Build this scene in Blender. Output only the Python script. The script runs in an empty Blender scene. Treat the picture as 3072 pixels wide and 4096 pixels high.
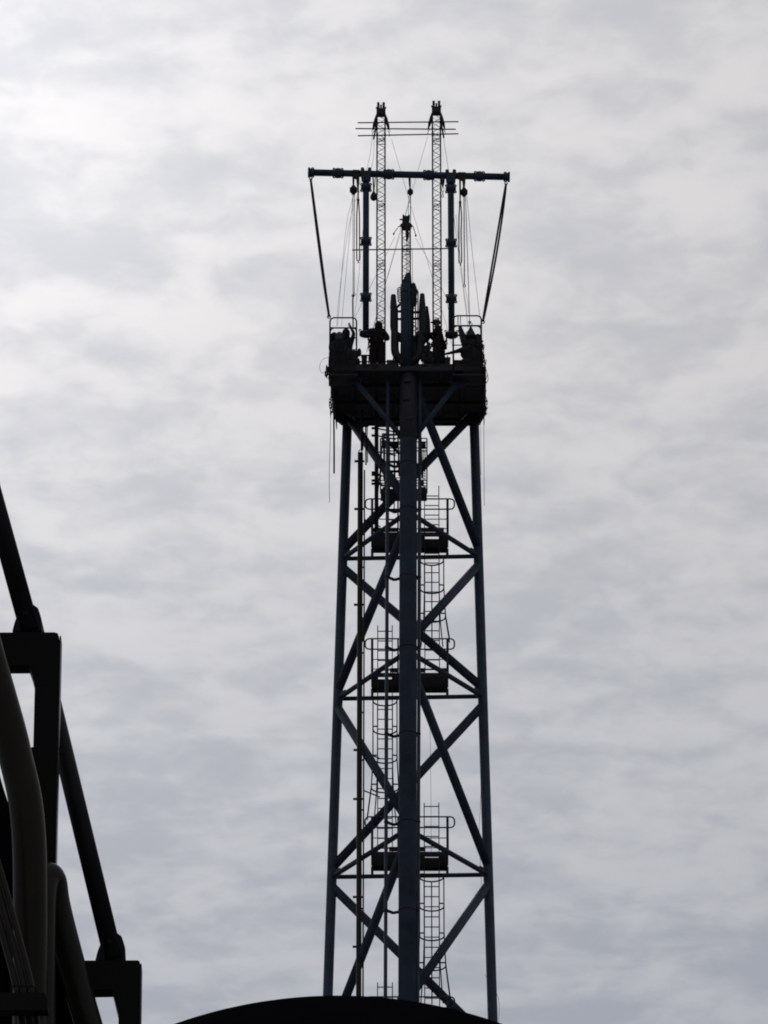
import bpy, math, random
from mathutils import Vector, Matrix
random.seed(7)
S = bpy.context.scene
COL = S.collection
V = Vector
# ------------------------------------------------------------------ camera
CAM = V((0, 0, 1.7)); PITCH = math.radians(24); F = 25000.0; PW, PH = 3072.0, 4096.0
FWD = V((0, math.cos(PITCH), math.sin(PITCH))); UP = V((0, -math.sin(PITCH), math.cos(PITCH))); RT = V((1, 0, 0))
cd = bpy.data.cameras.new('camera'); cam = bpy.data.objects.new('camera', cd); COL.objects.link(cam)
cam.location = CAM; cam.rotation_euler = (math.radians(90) + PITCH, 0, 0)
cd.sensor_fit = 'VERTICAL'; cd.sensor_height = 24.0; cd.lens = 24.0 * F / PH
cd.clip_start = 0.5; cd.clip_end = 9000
S.camera = cam
# ------------------------------------------------------------------ light
SUN_AZ = math.radians(-6.6)        # left of the view axis (+Y)
SUN_EL = math.radians(28.6)
SUND = V((math.sin(SUN_AZ) * math.cos(SUN_EL), math.cos(SUN_AZ) * math.cos(SUN_EL), math.sin(SUN_EL)))
W = bpy.data.worlds.new('World'); S.world = W; W.use_nodes = True
nt = W.node_tree; nt.nodes.clear(); N = nt.nodes.new; LK = nt.links.new
def mth(op, a, b=None, c=None, clamp=False):
    n = N('ShaderNodeMath'); n.operation = op; n.use_clamp = clamp
    for i, x in enumerate((a, b, c)):
        if x is None: continue
        if isinstance(x, (int, float)): n.inputs[i].default_value = x
        else: LK(x, n.inputs[i])
    return n.outputs[0]
tc = N('ShaderNodeTexCoord'); sp = N('ShaderNodeSeparateXYZ'); LK(tc.outputs['Generated'], sp.inputs[0])
zc = mth('MAXIMUM', sp.outputs[2], 0.06)
cb = N('ShaderNodeCombineXYZ'); LK(mth('DIVIDE', sp.outputs[0], zc), cb.inputs[0]); LK(mth('DIVIDE', sp.outputs[1], zc), cb.inputs[1])
def vnoise(scale, detail, rough, dist, rot=0.0, off=(0, 0, 0), sc=(1, 1, 1)):
    m = N('ShaderNodeMapping'); m.inputs['Rotation'].default_value = (0, 0, rot); m.inputs['Location'].default_value = off
    m.inputs['Scale'].default_value = sc
    LK(cb.outputs[0], m.inputs[0]); n = N('ShaderNodeTexNoise'); n.inputs['Scale'].default_value = scale
    n.inputs['Detail'].default_value = detail; n.inputs['Roughness'].default_value = rough
    n.inputs['Distortion'].default_value = dist; LK(m.outputs[0], n.inputs[0]); return n.outputs[0]
n1 = vnoise(7, 2, .5, .1, .25, (6.1, 1.2, 0), (1.0, 1, 1))
n2 = vnoise(20, 5, .5, .3, .15, (1.9, 4.7, 0), (1.0, 1, 1))
n3 = vnoise(48, 3, .5, .5, -.1, (5, 2, 0), (1.5, 1, 1))
mixn = mth('ADD', mth('ADD', mth('MULTIPLY', n1, .30), mth('MULTIPLY', n2, .53)), mth('MULTIPLY', n3, .17))
mr = N('ShaderNodeMapRange'); mr.interpolation_type = 'SMOOTHSTEP'; LK(mixn, mr.inputs[0])
mr.inputs[1].default_value = .38; mr.inputs[2].default_value = .60
cl = N('ShaderNodeMix'); cl.data_type = 'RGBA'; LK(mr.outputs[0], cl.inputs[0])
cl.inputs[6].default_value = (.590, .600, .640, 1); cl.inputs[7].default_value = (.772, .758, .768, 1)
# brightness: strong forward glow of the veiled sun, dim away from it, dimmer to the horizon
dt = N('ShaderNodeVectorMath'); dt.operation = 'DOT_PRODUCT'; LK(tc.outputs['Generated'], dt.inputs[0]); dt.inputs[1].default_value = SUND
dcl = mth('MAXIMUM', dt.outputs['Value'], 0.0)
glow = mth('ADD', mth('ADD', mth('MULTIPLY', mth('POWER', dcl, 270), .50), mth('MULTIPLY', mth('POWER', dcl, 9), .72)), .26)
low = N('ShaderNodeMapRange'); LK(sp.outputs[2], low.inputs[0]); low.inputs[1].default_value = .30; low.inputs[2].default_value = .45
low.inputs[3].default_value = .68; low.inputs[4].default_value = .96
bright = mth('MULTIPLY', glow, low.outputs[0])
sc = N('ShaderNodeVectorMath'); sc.operation = 'SCALE'; 
tl = N('ShaderNodeMapRange'); LK(sp.outputs[2], tl.inputs[0]); tl.inputs[1].default_value = .31; tl.inputs[2].default_value = .43
tm = N('ShaderNodeMix'); tm.data_type = 'RGBA'; LK(tl.outputs[0], tm.inputs[0]); tm.inputs[6].default_value = (.92, .975, 1.065, 1); tm.inputs[7].default_value = (1.0, 1.0, 1.0, 1)
tv = N('ShaderNodeVectorMath'); tv.operation = 'MULTIPLY'; LK(cl.outputs[2], tv.inputs[0]); LK(tm.outputs[2], tv.inputs[1])
LK(tv.outputs[0], sc.inputs[0]); LK(mth('MULTIPLY', bright, 10.0), sc.inputs['Scale'])
sky = N('ShaderNodeTexSky'); sky.sky_type = 'NISHITA'; sky.sun_disc = False; sky.sun_elevation = SUN_EL; sky.sun_rotation = SUN_AZ
mx = N('ShaderNodeMix'); mx.data_type = 'RGBA'; mx.inputs[0].default_value = .985
LK(sky.outputs[0], mx.inputs[6]); LK(sc.outputs[0], mx.inputs[7])
bg = N('ShaderNodeBackground'); LK(mx.outputs[2], bg.inputs[0]); bg.inputs[1].default_value = .1
wo = N('ShaderNodeOutputWorld'); LK(bg.outputs[0], wo.inputs[0])
sl = bpy.data.lights.new('sun', 'SUN'); sl.energy = .5; sl.angle = math.radians(14); sl.color = (1, .96, .9)
so = bpy.data.objects.new('sun', sl); COL.objects.link(so); so.rotation_euler = SUND.to_track_quat('Z', 'Y').to_euler()
S.view_settings.view_transform = 'Standard'; S.view_settings.look = 'None'; S.view_settings.gamma = 1; S.view_settings.exposure = 0
S.render.film_transparent = False
S.cycles.filter_width = 1.9
# ------------------------------------------------------------------ helpers
def at(px, py, Y):
    """world point at depth Y seen at photo position (px, py)"""
    d = FWD * F + RT * (px - PW / 2) + UP * (PH / 2 - py)
    return CAM + d * (Y / d.y)
def atz(px, Y, z):
    """world point at depth Y and height z, photo column px"""
    dep = (V((0, Y, z)) - CAM).dot(FWD)
    return V(((px - PW / 2) / F * dep, Y, z))
def m_(p, n):
    return n * (p - CAM).dot(FWD) / F
def zA(x, y): return (1200 + x / 1.885, 360 + y / 1.885)
def zB(x, y): return (1200 + x / 1.885, 860 + y / 1.885)
def z1(x, y): return (1270 + x / 2.2726, 1640 + y / 2.2726)
def z2(x, y): return (1270 + x / 2.2726, 2200 + y / 2.2726)
def z3(x, y): return (1270 + x / 2.2726, 2800 + y / 2.2726)
def z4(x, y): return (1270 + x / 2.127, 3400 + y / 2.127)
def zL(x, y): return (1270 + x / 4.425, 1220 + y / 4.425)
def zR(x, y): return (1600 + x / 4.425, 1220 + y / 4.425)
def zC(x, y): return (1560 + x / 5.27, 1040 + y / 5.27)
def zF(x, y): return (x / 2.2116, 1900 + y / 2.2116)
def zG(x, y): return (x / 1.85, 2900 + y / 1.85)

MATS = {}
def mat(name, col, rough=.5, metal=0.0, var=.35, scale=3.0, bump=.02, col2=None, coat=0.0, spec=.5):
    m = bpy.data.materials.new(name); m.use_nodes = True; t = m.node_tree; b = t.nodes['Principled BSDF']
    b.inputs['Roughness'].default_value = rough; b.inputs['Metallic'].default_value = metal
    b.inputs['Specular IOR Level'].default_value = spec if name != 'black_vessel' else .0
    if coat: b.inputs['Coat Weight'].default_value = coat
    c = t.nodes.new('ShaderNodeTexCoord'); n = t.nodes.new('ShaderNodeTexNoise'); n.inputs['Scale'].default_value = scale
    n.inputs['Detail'].default_value = 6; n.inputs['Roughness'].default_value = .65
    t.links.new(c.outputs['Object'], n.inputs[0])
    r = t.nodes.new('ShaderNodeValToRGB'); t.links.new(n.outputs[0], r.inputs[0])
    c2 = col2 or tuple(x * (1 - var) for x in col)
    r.color_ramp.elements[0].position = .35; r.color_ramp.elements[1].position = .68
    r.color_ramp.elements[0].color = (*c2, 1); r.color_ramp.elements[1].color = (*col, 1)
    t.links.new(r.outputs[0], b.inputs['Base Color'])
    if bump:
        n2 = t.nodes.new('ShaderNodeTexNoise'); n2.inputs['Scale'].default_value = scale * 14; n2.inputs['Detail'].default_value = 3
        t.links.new(c.outputs['Object'], n2.inputs[0])
        bp = t.nodes.new('ShaderNodeBump'); bp.inputs['Strength'].default_value = .35; bp.inputs['Distance'].default_value = bump
        t.links.new(n2.outputs[0], bp.inputs['Height']); t.links.new(bp.outputs[0], b.inputs['Normal'])
    MATS[name] = m; return m
steel = mat('blue_grey_paint', (.074, .102, .155), .6, spec=.3, col2=(.048, .066, .102), bump=0)
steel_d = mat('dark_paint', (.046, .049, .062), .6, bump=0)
lad = mat('ladder_paint', (.055, .052, .050), .6, bump=0)
riser_m = mat('riser_paint', (.068, .096, .150), .6, spec=.3, col2=(.034, .050, .084), scale=1.5, bump=0)
rust = mat('rusty_brown_steel', (.036, .027, .027), .65, col2=(.028, .02, .02), scale=6, bump=0)
galv = mat('galvanised_steel', (.085, .078, .09), .5, .3, scale=8, bump=0)
grate = mat('grating_black', (.085, .083, .098), .7, bump=0)
strap_m = mat('sling_webbing', (.085, .058, .06), .85, scale=20)
rope_m = mat('rope_grey', (.16, .14, .13), .85, scale=30)
chain_m = mat('chain_steel', (.05, .045, .045), .5, .5, scale=20)
cover = mat('red_brown_coverall', (.032, .017, .021), .9, scale=14)
cover2 = mat('dark_blue_coverall', (.045, .055, .075), .9, scale=14)
glove = mat('work_glove', (.05, .04, .035), .9)
skin_m = mat('skin', (.26, .16, .12), .6, var=.1, scale=20)
helm_m = mat('helmet_shell', (.09, .10, .12), .35, scale=9)
helm_w = mat('pale_hood', (.15, .18, .21), .7, scale=9)
canvas = mat('grey_canvas', (.10, .12, .15), .9, scale=9)
harn_m = mat('harness_webbing', (.05, .04, .03), .8, scale=30)
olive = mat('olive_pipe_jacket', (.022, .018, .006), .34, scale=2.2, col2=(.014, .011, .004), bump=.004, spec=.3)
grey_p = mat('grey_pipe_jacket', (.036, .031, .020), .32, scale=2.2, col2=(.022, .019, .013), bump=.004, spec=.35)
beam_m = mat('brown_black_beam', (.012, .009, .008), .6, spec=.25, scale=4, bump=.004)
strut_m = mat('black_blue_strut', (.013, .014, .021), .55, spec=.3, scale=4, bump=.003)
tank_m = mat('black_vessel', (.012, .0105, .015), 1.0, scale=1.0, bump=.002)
ground_m = mat('asphalt', (.16, .16, .165), .9, scale=.3, bump=0)

class MB:
    def __init__(s): s.v = []; s.f = []; s.sm = []
    def add(s, vs, fs, smooth=False):
        o = len(s.v); s.v += [V(x) for x in vs]
        for f in fs: s.f.append([i + o for i in f]); s.sm.append(smooth)
        return s
    def tube(s, pts, r, n=10, caps=True, closed=False):
        pts = [V(p) for p in pts]; k = len(pts)
        rs = r if isinstance(r, (list, tuple)) else [r] * k
        T = []
        for i in range(k):
            if closed: d = pts[(i + 1) % k] - pts[i - 1]
            elif i == 0: d = pts[1] - pts[0]
            elif i == k - 1: d = pts[-1] - pts[-2]
            else: d = (pts[i + 1] - pts[i]).normalized() + (pts[i] - pts[i - 1]).normalized()
            T.append(d.normalized() if d.length > 1e-9 else V((0, 0, 1)))
        u = T[0].cross(V((0, 0, 1)))
        if u.length < .05: u = T[0].cross(V((0, 1, 0)))
        u.normalize(); vs = []
        for i in range(k):
            u = (u - T[i] * u.dot(T[i])).normalized(); w = T[i].cross(u)
            for j in range(n):
                a = 2 * math.pi * j / n
                vs.append(pts[i] + (u * math.cos(a) + w * math.sin(a)) * rs[i])
        fs = []
        for i in range(k if closed else k - 1):
            i2 = (i + 1) % k
            for j in range(n): fs.append([i * n + j, i * n + (j + 1) % n, i2 * n + (j + 1) % n, i2 * n + j])
        s.add(vs, fs, n > 5)
        if caps and not closed:
            o = len(s.v) - k * n
            s.f.append([o + j for j in range(n)][::-1]); s.sm.append(False)
            s.f.append([o + (k - 1) * n + j for j in range(n)]); s.sm.append(False)
        return s
    def bar(s, p0, p1, w, h, side=V((0, 1, 0))):
        """rectangular bar p0->p1; h measured along 'side'"""
        p0 = V(p0); p1 = V(p1); d = (p1 - p0).normalized()
        a = side - d * side.dot(d)
        if a.length < 1e-4: a = V((1, 0, 0)) - d * d.x
        a.normalize(); b = d.cross(a)
        vs = []
        for p in (p0, p1):
            for sa, sb in ((-1, -1), (1, -1), (1, 1), (-1, 1)): vs.append(p + a * sa * h / 2 + b * sb * w / 2)
        s.add(vs, [[3, 2, 1, 0], [4, 5, 6, 7], [0, 1, 5, 4], [1, 2, 6, 5], [2, 3, 7, 6], [3, 0, 4, 7]]); return s
    def box(s, c, sx, sy, sz, rot=0.0):
        c = V(c); R = Matrix.Rotation(rot, 3, 'Y'); vs = []
        for z in (-1, 1):
            for x, y in ((-1, -1), (1, -1), (1, 1), (-1, 1)): vs.append(c + R @ V((x * sx / 2, y * sy / 2, z * sz / 2)))
        s.add(vs, [[3, 2, 1, 0], [4, 5, 6, 7], [0, 1, 5, 4], [1, 2, 6, 5], [2, 3, 7, 6], [3, 0, 4, 7]]); return s
    def prism(s, poly, d):
        """poly: world points in order (roughly planar), extruded by vector d"""
        n = len(poly); poly = [V(p) for p in poly]
        s.add(poly + [p + d for p in poly], [list(range(n)), list(range(n, 2 * n))[::-1]] + [[i, i + n, (i + 1) % n + n, (i + 1) % n] for i in range(n)]); return s
    def lathe(s, c, axis, prof, n=20):
        """prof: list of (distance along axis, radius)"""
        axis = V(axis).normalized(); c = V(c)
        s.tube([c + axis * (d + i * 1e-6) for i, (d, r) in enumerate(prof)], [max(r, 1e-4) for d, r in prof], n) if False else None
        u = axis.cross(V((0, 0, 1)))
        if u.length < .05: u = axis.cross(V((0, 1, 0)))
        u.normalize(); w = axis.cross(u); vs = []; k = len(prof)
        for d, r in prof:
            for j in range(n):
                a = 2 * math.pi * j / n; vs.append(c + axis * d + (u * math.cos(a) + w * math.sin(a)) * max(r, 1e-4))
        fs = []
        for i in range(k - 1):
            for j in range(n): fs.append([i * n + j, i * n + (j + 1) % n, (i + 1) * n + (j + 1) % n, (i + 1) * n + j])
        fs.append(list(range(n))[::-1]); fs.append([(k - 1) * n + j for j in range(n)])
        s.add(vs, fs, True); return s
    def ball(s, c, rx, ry, rz, n=12, m=8, jit=0):
        c = V(c); vs = []; fs = []
        for i in range(m + 1):
            t = math.pi * i / m
            for j in range(n):
                a = 2 * math.pi * j / n; q = 1 + random.uniform(-jit, jit)
                vs.append(c + V((rx * q * math.sin(t) * math.cos(a), ry * q * math.sin(t) * math.sin(a), rz * q * math.cos(t))))
        for i in range(m):
            for j in range(n): fs.append([i * n + j, (i + 1) * n + j, (i + 1) * n + (j + 1) % n, i * n + (j + 1) % n])
        s.add(vs, fs, True); return s
    def build(s, name, material, parent=None, origin=None):
        o0 = V((0, 0, 0))
        if parent is not None: o0 = wloc(parent)
        org = V(origin) if origin is not None else sum(s.v, V((0, 0, 0))) / len(s.v)
        me = bpy.data.meshes.new(name); me.from_pydata([v - org for v in s.v], [], s.f); me.update()
        for p, q in zip(me.polygons, s.sm): p.use_smooth = q
        me.materials.append(material)
        o = bpy.data.objects.new(name, me); COL.objects.link(o)
        if parent is not None: o.parent = parent
        o.location = org - o0
        o['_w'] = [org.x, org.y, org.z]
        return o
def wloc(o):
    w = o.get('_w'); return V((w[0], w[1], w[2]))
def thing(name, label, cat, loc, group=None):
    o = bpy.data.objects.new(name, None); COL.objects.link(o); o.location = V(loc); o['_w'] = list(V(loc))
    o.empty_display_size = .2
    o['label'] = label; o['category'] = cat
    if group: o['group'] = group
    return o
def tag(o, label, cat, group=None):
    o['label'] = label; o['category'] = cat
    if group: o['group'] = group
    return o
def lerp(a, b, t): return V(a) + (V(b) - V(a)) * t
def curve(pts, n=6):
    """Catmull-Rom through pts"""
    pts = [V(p) for p in pts]; P = [pts[0] * 2 - pts[1]] + pts + [pts[-1] * 2 - pts[-2]]; out = []
    for i in range(1, len(P) - 2):
        for k in range(n):
            t = k / n; a, b, c, d = P[i - 1:i + 3]
            out.append(.5 * ((2 * b) + (c - a) * t + (2 * a - 5 * b + 4 * c - d) * t * t + (3 * b - a - 3 * c + d) * t ** 3))
    out.append(pts[-1]); return out
# ------------------------------------------------------------------ ground
g = MB().add([(-4000, -4000, 0), (4000, -4000, 0), (4000, 4000, 0), (-4000, 4000, 0)], [[0, 1, 2, 3]]).build('ground', ground_m, None, (0, 0, 0))
g['kind'] = 'structure'
# ------------------------------------------------------------------ lattice tower
YB = 184.0
ROT = .20                                    # right rear leg stands a little nearer
zlev = [at(1640, y, YB).z for y in (1668, 2235, 2795, 3508, 4229)]
zlev.append(zlev[-1] - 7.5)
Lt, Lb = at(1389, 1700, YB), at(1311, 3990, YB)
Rt, Rb = at(1897, 1700, YB - ROT), at(1968, 3990, YB - ROT)
def onleg(a, b, z): return a + (b - a) * ((z - a.z) / (b.z - a.z))
def Lz(z): return onleg(Lt, Lb, z)
def Rz(z): return onleg(Rt, Rb, z)
def fy(z): return YB - .1 - .83 * (Rz(z).x - Lz(z).x)
Ft = atz(1634, fy(zlev[0]), zlev[0]); Fb = atz(1629, fy(zlev[4]), zlev[4])
def Fz(z): return onleg(Ft, Fb, z)
LEG = {'L': Lz, 'R': Rz, 'F': Fz}
ZD = at(1640, 1681, YB).z                    # underside of the top deck
tower = thing('lattice_tower', 'tall three-legged blue-grey tubular lattice tower carrying the crowded work deck', 'tower', Fz(0))
r_leg, r_front, r_dia = .156, .277, .143
MB().tube([Lz(0), Lz(ZD + .1)], r_leg, 20).build('leg', steel, tower)
MB().tube([Rz(0), Rz(ZD + .1)], r_leg, 20).build('leg', steel, tower)
fl = MB().tube([Fz(0), Fz(ZD - 2.6), Fz(ZD + .14)], [r_front, r_front, .235], 28)
fl.build('leg', riser_m, tower)['label'] = 'thick front leg'
MB().tube([Fz(ZD - 2.35), Fz(ZD - 2.33), Fz(ZD - .06), Fz(ZD - .05)], [.275, .292, .258, .245], 28).build('shade_sleeve', steel_d, tower)  # dark cylinder added round the leg to imitate the shade under the deck
for dz in (.35, 1.0, 1.7): MB().box(Fz(ZD - dz) + V((random.uniform(-.1, .1), -.27, 0)), .22, .08, .12).build('clamp_block', steel_d, tower)
for k in range(1, 6):
    z = zlev[k]
    for a, b in (('L', 'R'), ('L', 'F'), ('R', 'F')):
        MB().tube([LEG[a](z), LEG[b](z)], .070 if b == 'R' else .082, 12).build('horizontal_brace', steel, tower)
    for a in 'LR':
        p = LEG[a](z); q = Fz(z); MB().bar(p, lerp(p, q, .11), .30, .012).build('gusset_plate', steel, tower)
O = .30
pats = [(('R', 'L'), ('L', 'F'), ('F', 'R')), (('L', 'R'), ('F', 'L'), ('R', 'F'))]
for k in range(5):
    for a, b in pats[k % 2]:
        za, zb = zlev[k] - O, zlev[k + 1] + O
        if k == 0: za = zlev[0] + .05
        MB().tube([LEG[a](za), LEG[b](zb)], r_dia, 16).build('diagonal_brace', steel, tower)
# ladder-side struts under the deck: knee braces from the front leg out to the deck corners
YF = Fz(ZD).y - .26                          # front edge of the deck
for s, (px, py) in ((-1, (1405, 1520)), (1, (1850, 1518))):
    top = at(px, py, YF + .35); top.z = ZD - .02
    MB().tube([Fz(ZD - 2.55), top], .085, 12).build('knee_brace', steel, tower)
    MB().prism([top + V((-.5, 0, 0)), top + V((.45, 0, 0)), top + V((-.12 * s + .1, 0, -.42)), top + V((-.28 * s, 0, -.42))], V((0, .014, 0))).build('gusset_plate', steel, tower)
# ------------------------------------------------------------------ top deck
deck = thing('work_deck', 'dark steel work deck at the tower top seen from below', 'work deck', (Fz(ZD).x, YF, ZD))
def dp(px, Y, z=ZD): return atz(px, Y, z)
front_l, front_r = dp(1322, YF), dp(1938, YF)
back_l, back_r = dp(1345, YB + .25), dp(1930, YB + .25)
plan = [front_l, front_r, dp(1938, YB - .5), dp(1912, YB + .35), dp(1372, YB + .35), dp(1340, YB - .2)]
TH = .16
MB().prism([p + V((0, 0, .115)) for p in plan], V((0, 0, .04))).build('deck_grating', grate, deck)
n = len(plan)
for i in range(n):
    a, b = plan[i], plan[(i + 1) % n]
    MB().bar(a + V((0, 0, TH / 2 - .02)), b + V((0, 0, TH / 2 - .02)), TH, .10, V((b - a).cross(V((0, 0, 1))))).build('edge_beam', steel_d, deck)
for t in (.14, .28, .43, .57, .72, .86):
    a = lerp(front_l, front_r, t); b = V((a.x, YB + .2, ZD))
    MB().bar(a + V((0, .1, .065)), b + V((0, 0, .065)), .14, .09, V((1, 0, 0))).build('joist', steel_d, deck)
for Y in (YF + 1.0, YF + 2.3, YB - .15):
    MB().bar(dp(1342, Y, ZD - .06), dp(1925, Y, ZD - .06), .12, .10).build('cross_beam', rust, deck)
# short hanging end skirts and rear drop beam
MB().prism([dp(1333, YF + 1.2, ZD), dp(1345, YB, ZD), dp(1345, YB, ZD - .32), dp(1333, YF + 1.2, ZD - .05)], V((.03, 0, 0))).build('end_skirt', rust, deck)
MB().prism([dp(1937, YF + 1.2, ZD), dp(1938, YB, ZD), dp(1938, YB, ZD - .16), dp(1937, YF + 1.2, ZD - .05)], V((-.03, 0, 0))).build('end_skirt', rust, deck)
dl = MB(); q = at(1835, 1652, YB - .1); dl.tube([V((q.x, q.y, ZD)), V((q.x, q.y, ZD - .13))], .085, 16)
dl.build('drain_stub', rust, deck)
ZT = ZD + TH                                 # top of deck
# toe plates
MB().bar(front_l + V((.1, .02, TH + .03)), dp(1596, YF + .02, ZT + .03), .11, .012).build('toe_plate', steel_d, deck)
MB().bar(dp(1672, YF + .02, ZT + .03), front_r + V((-.1, .02, TH + .03)), .11, .012).build('toe_plate', steel_d, deck)
# low guard bars behind the workers
gr = MB()
YR = YF + .95
def onz(Y, py):                              # height seen at photo row py
    return at(1600, py, Y).z
for px in (1345, 1400, 1455, 1475, 1540, 1690, 1740, 1790, 1860, 1915):
    MB().tube([dp(px, YR, ZT), dp(px, YR, onz(YR, 1422))], .018, 6).build('guard_post', rust, deck)
MB().tube([dp(1332, YR, onz(YR, 1421)), dp(1478, YR, onz(YR, 1421))], .024, 8).build('guard_rail', rust, deck)
MB().tube([dp(1332, YR, onz(YR, 1447)), dp(1590, YR, onz(YR, 1447))], .024, 8).build('guard_rail', rust, deck)
MB().tube([dp(1680, YR, onz(YR, 1461)), dp(1930, YR, onz(YR, 1461))], .024, 8).build('guard_rail', rust, deck)
MB().tube([dp(1812, YR, onz(YR, 1443)), dp(1930, YR, onz(YR, 1443))], .03, 8).build('guard_rail', rust, deck)

# ------------------------------------------------------------------ rest platforms and ladders
def rest_platform(zb, hatch_px, label, gates):
    """zb: height of the rear horizontal brace it stands on"""
    Y0, Y1 = YB - 1.30, YB - .02
    zd = zb + .33
    c = atz(1640, YB, zd); t = thing('rest_platform', label, 'platform', c, 'rest platforms inside the tower')
    xa, xb = atz(1486, Y0, zd).x, atz(1793, Y0, zd).x
    hl, hr = atz(hatch_px - 29, Y0, zd).x, atz(hatch_px + 29, Y0, zd).x
    d = MB(); th = .05
    def slab(x0, x1, y0, y1): d.box(((x0 + x1) / 2, (y0 + y1) / 2, zd), x1 - x0, y1 - y0, th)
    slab(xa, xb, Y0, Y0 + .22); slab(xa, hl, Y0 + .2205, Y0 + .52); slab(hr, xb, Y0 + .2205, Y0 + .52); slab(xa, xb, Y0 + .5205, Y1)
    d.build('deck', grate, t)
    e = MB(); e.box(((xa + xb) / 2, Y1 - .04, zd - .085), xb - xa, .08, .11); e.build('edge_beam', steel_d, t)
    e = MB(); e.box(((xa + xb) / 2, Y0 + .04, zd - .065), xb - xa - .1, .07, .07); e.build('edge_beam', steel_d, t)
    tp = MB()
    for (u0, u1) in gates: tp.box(((atz(u0, Y0, zd).x + atz(u1, Y0, zd).x) / 2, Y0 - .012, zd + .105), atz(u1, Y0, zd).x - atz(u0, Y0, zd).x, .015, .15)
    tp.box(((xa + xb) / 2, Y1 - .1, zd + .09), xb - xa, .012, .12)
    tp.build('toe_plate', steel_d, t)
    for x in (xa + .02, xb - .02):
        MB().bar((x, Y1 - .06, zb), (x, Y1 - .06, zd - .03), .085, .085).build('support_leg', steel, t)
        MB().bar((x, Y0 - .03, zd - .04), (x, Y0 - .03, zd + 1.18), .080, .05).build('post', steel, t)
    xm = atz(1592, Y0, zd).x
    MB().bar((xm, Y0 - .03, zd - .02), (xm, Y0 - .03, zd + 1.16), .05, .04).build('post', steel, t)
    x0, x1 = xa - .20, xb + .20; zt, zl = zd + 1.18, zd + .82; R = .13; y = Y0 - .03
    loop = []
    for cx, cz, a0 in ((x1 - R, zt - R, 90), (x1 - R, zl + R, 0), (x0 + R, zl + R, -90), (x0 + R, zt - R, -180)):
        for k in range(5):
            a = math.radians(a0 - 22.5 * k); loop.append(V((cx + R * math.cos(a), y, cz + R * math.sin(a))))
    MB().tube(loop, .025, 8, closed=True).build('hand_rail', steel, t)
    for h in (.47, .14): MB().tube([(xa, y, zd + h), (xb, y, zd + h)], .016, 8).build('mid_rail', steel, t)
    for x in (xa, xb):
        MB().tube([(x, Y0, zd + .82), (x, Y1 - .1, zd + .82), (x, Y1 - .1, zd + .02)], .018, 6).build('side_rail', steel, t)
    return t, zd, Y0
r1 = rest_platform(zlev[1], 1729, 'upper rest platform just below the hanging cage, with wide rounded hand rail', ((1486, 1590), (1672, 1776)))
r2 = rest_platform(zlev[2], 1540, 'middle rest platform with a ladder top rising at its left end', ((1560, 1592), (1660, 1702), (1760, 1792)))
r3 = rest_platform(zlev[3], 1729, 'lowest clearly seen rest platform with a ladder top at its right end', ((1556, 1592), (1664, 1702)))
r4 = rest_platform(zlev[4], 1540, 'rest platform mostly hidden behind the black vessel rim at the tower foot', ((1560, 1592), (1660, 1702)))

def caged_ladder(px, ztop, zbot, cage_top, Y, label, flare=1, xsc=1.0):
    c = atz(px, Y, zbot); t = thing('caged_ladder', label, 'ladder', c, 'caged ladders inside the tower')
    hw = .23
    xc = c.x
    for s in (-1, 1): MB().bar((xc + s * hw, Y, zbot), (xc + s * hw, Y, ztop), .030, .045).build('stile', lad, t)
    z = zbot + .15
    while z < ztop - .1:
        MB().tube([(xc - hw, Y, z), (xc + hw, Y, z)], .0175, 6).build('rung', lad, t); z += .335
    zc_ = [cage_top]; 
    while zc_[-1] - .98 > zbot + 2.0: zc_.append(zc_[-1] - .98)
    nh = len(zc_)
    zc_.append(zbot + 1.25) if flare else None
    hoops = []
    for i, z in enumerate(zc_):
        wdt = .38 if i < nh - 1 else (.43 if i == nh - 1 else .56)
        dep = .70 if i < nh - 1 else (.74 if i == nh - 1 else .82)
        pts = [V((xc - hw, Y, z)), V((xc - wdt, Y + .02, z))]
        for k in range(0, 13):
            a = math.pi * k / 12; pts.append(V((xc - wdt * math.cos(a), Y + dep - .42 + .42 * math.sin(a) * 1.0, z)))
        pts += [V((xc + wdt, Y + .02, z)), V((xc + hw, Y, z))]
        hoops.append((wdt, dep, z))
        if i < nh: MB().tube(pts, .024, 6).build('hoop', lad, t)
    for a in (-1, -.62, 0, .62, 1):
        pts = []
        for wdt, dep, z in hoops:
            th = math.acos(-a) if abs(a) < 1 else (0 if a < 0 else math.pi)
            pts.append(V((xc + wdt * a, Y + dep - .42 + .42 * math.sin(th), z)))
        if len(hoops) > 1: MB().tube(pts, .019, 6).build('cage_strap', lad, t)
    for s in (-1, 1):
        pts = [V((xc + w * s, Y + .12, z)) for w, d_, z in hoops]
        if len(pts) > 1: MB().tube(pts, .016, 6).build('cage_strap', lad, t)
    return t
YLd = YB - 1.3 + .17
caged_ladder(1729, r1[1] + 1.72, r2[1] + .05, r1[1] - .75, YLd, 'caged ladder from the upper rest platform down to the middle one')
caged_ladder(1540, r2[1] + 1.72, r3[1] + .05, r2[1] - .75, YLd, 'caged ladder from the middle rest platform down, left of the thick front leg')
caged_ladder(1729, r3[1] + 1.72, r4[1] + .05, r3[1] - .65, YLd, 'lowest caged ladder, right of the thick front leg near the vessel')
caged_ladder(1540, r4[1] + 1.72, r4[1] - 2.6, r4[1] - .8, YLd, 'ladder top poking up just above the vessel rim left of the front leg', 0)
caged_ladder(1577, ZD - .1, r1[1] + .05, ZD - 1.0, YLd, 'caged ladder inside the hanging cage below the work deck')

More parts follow.
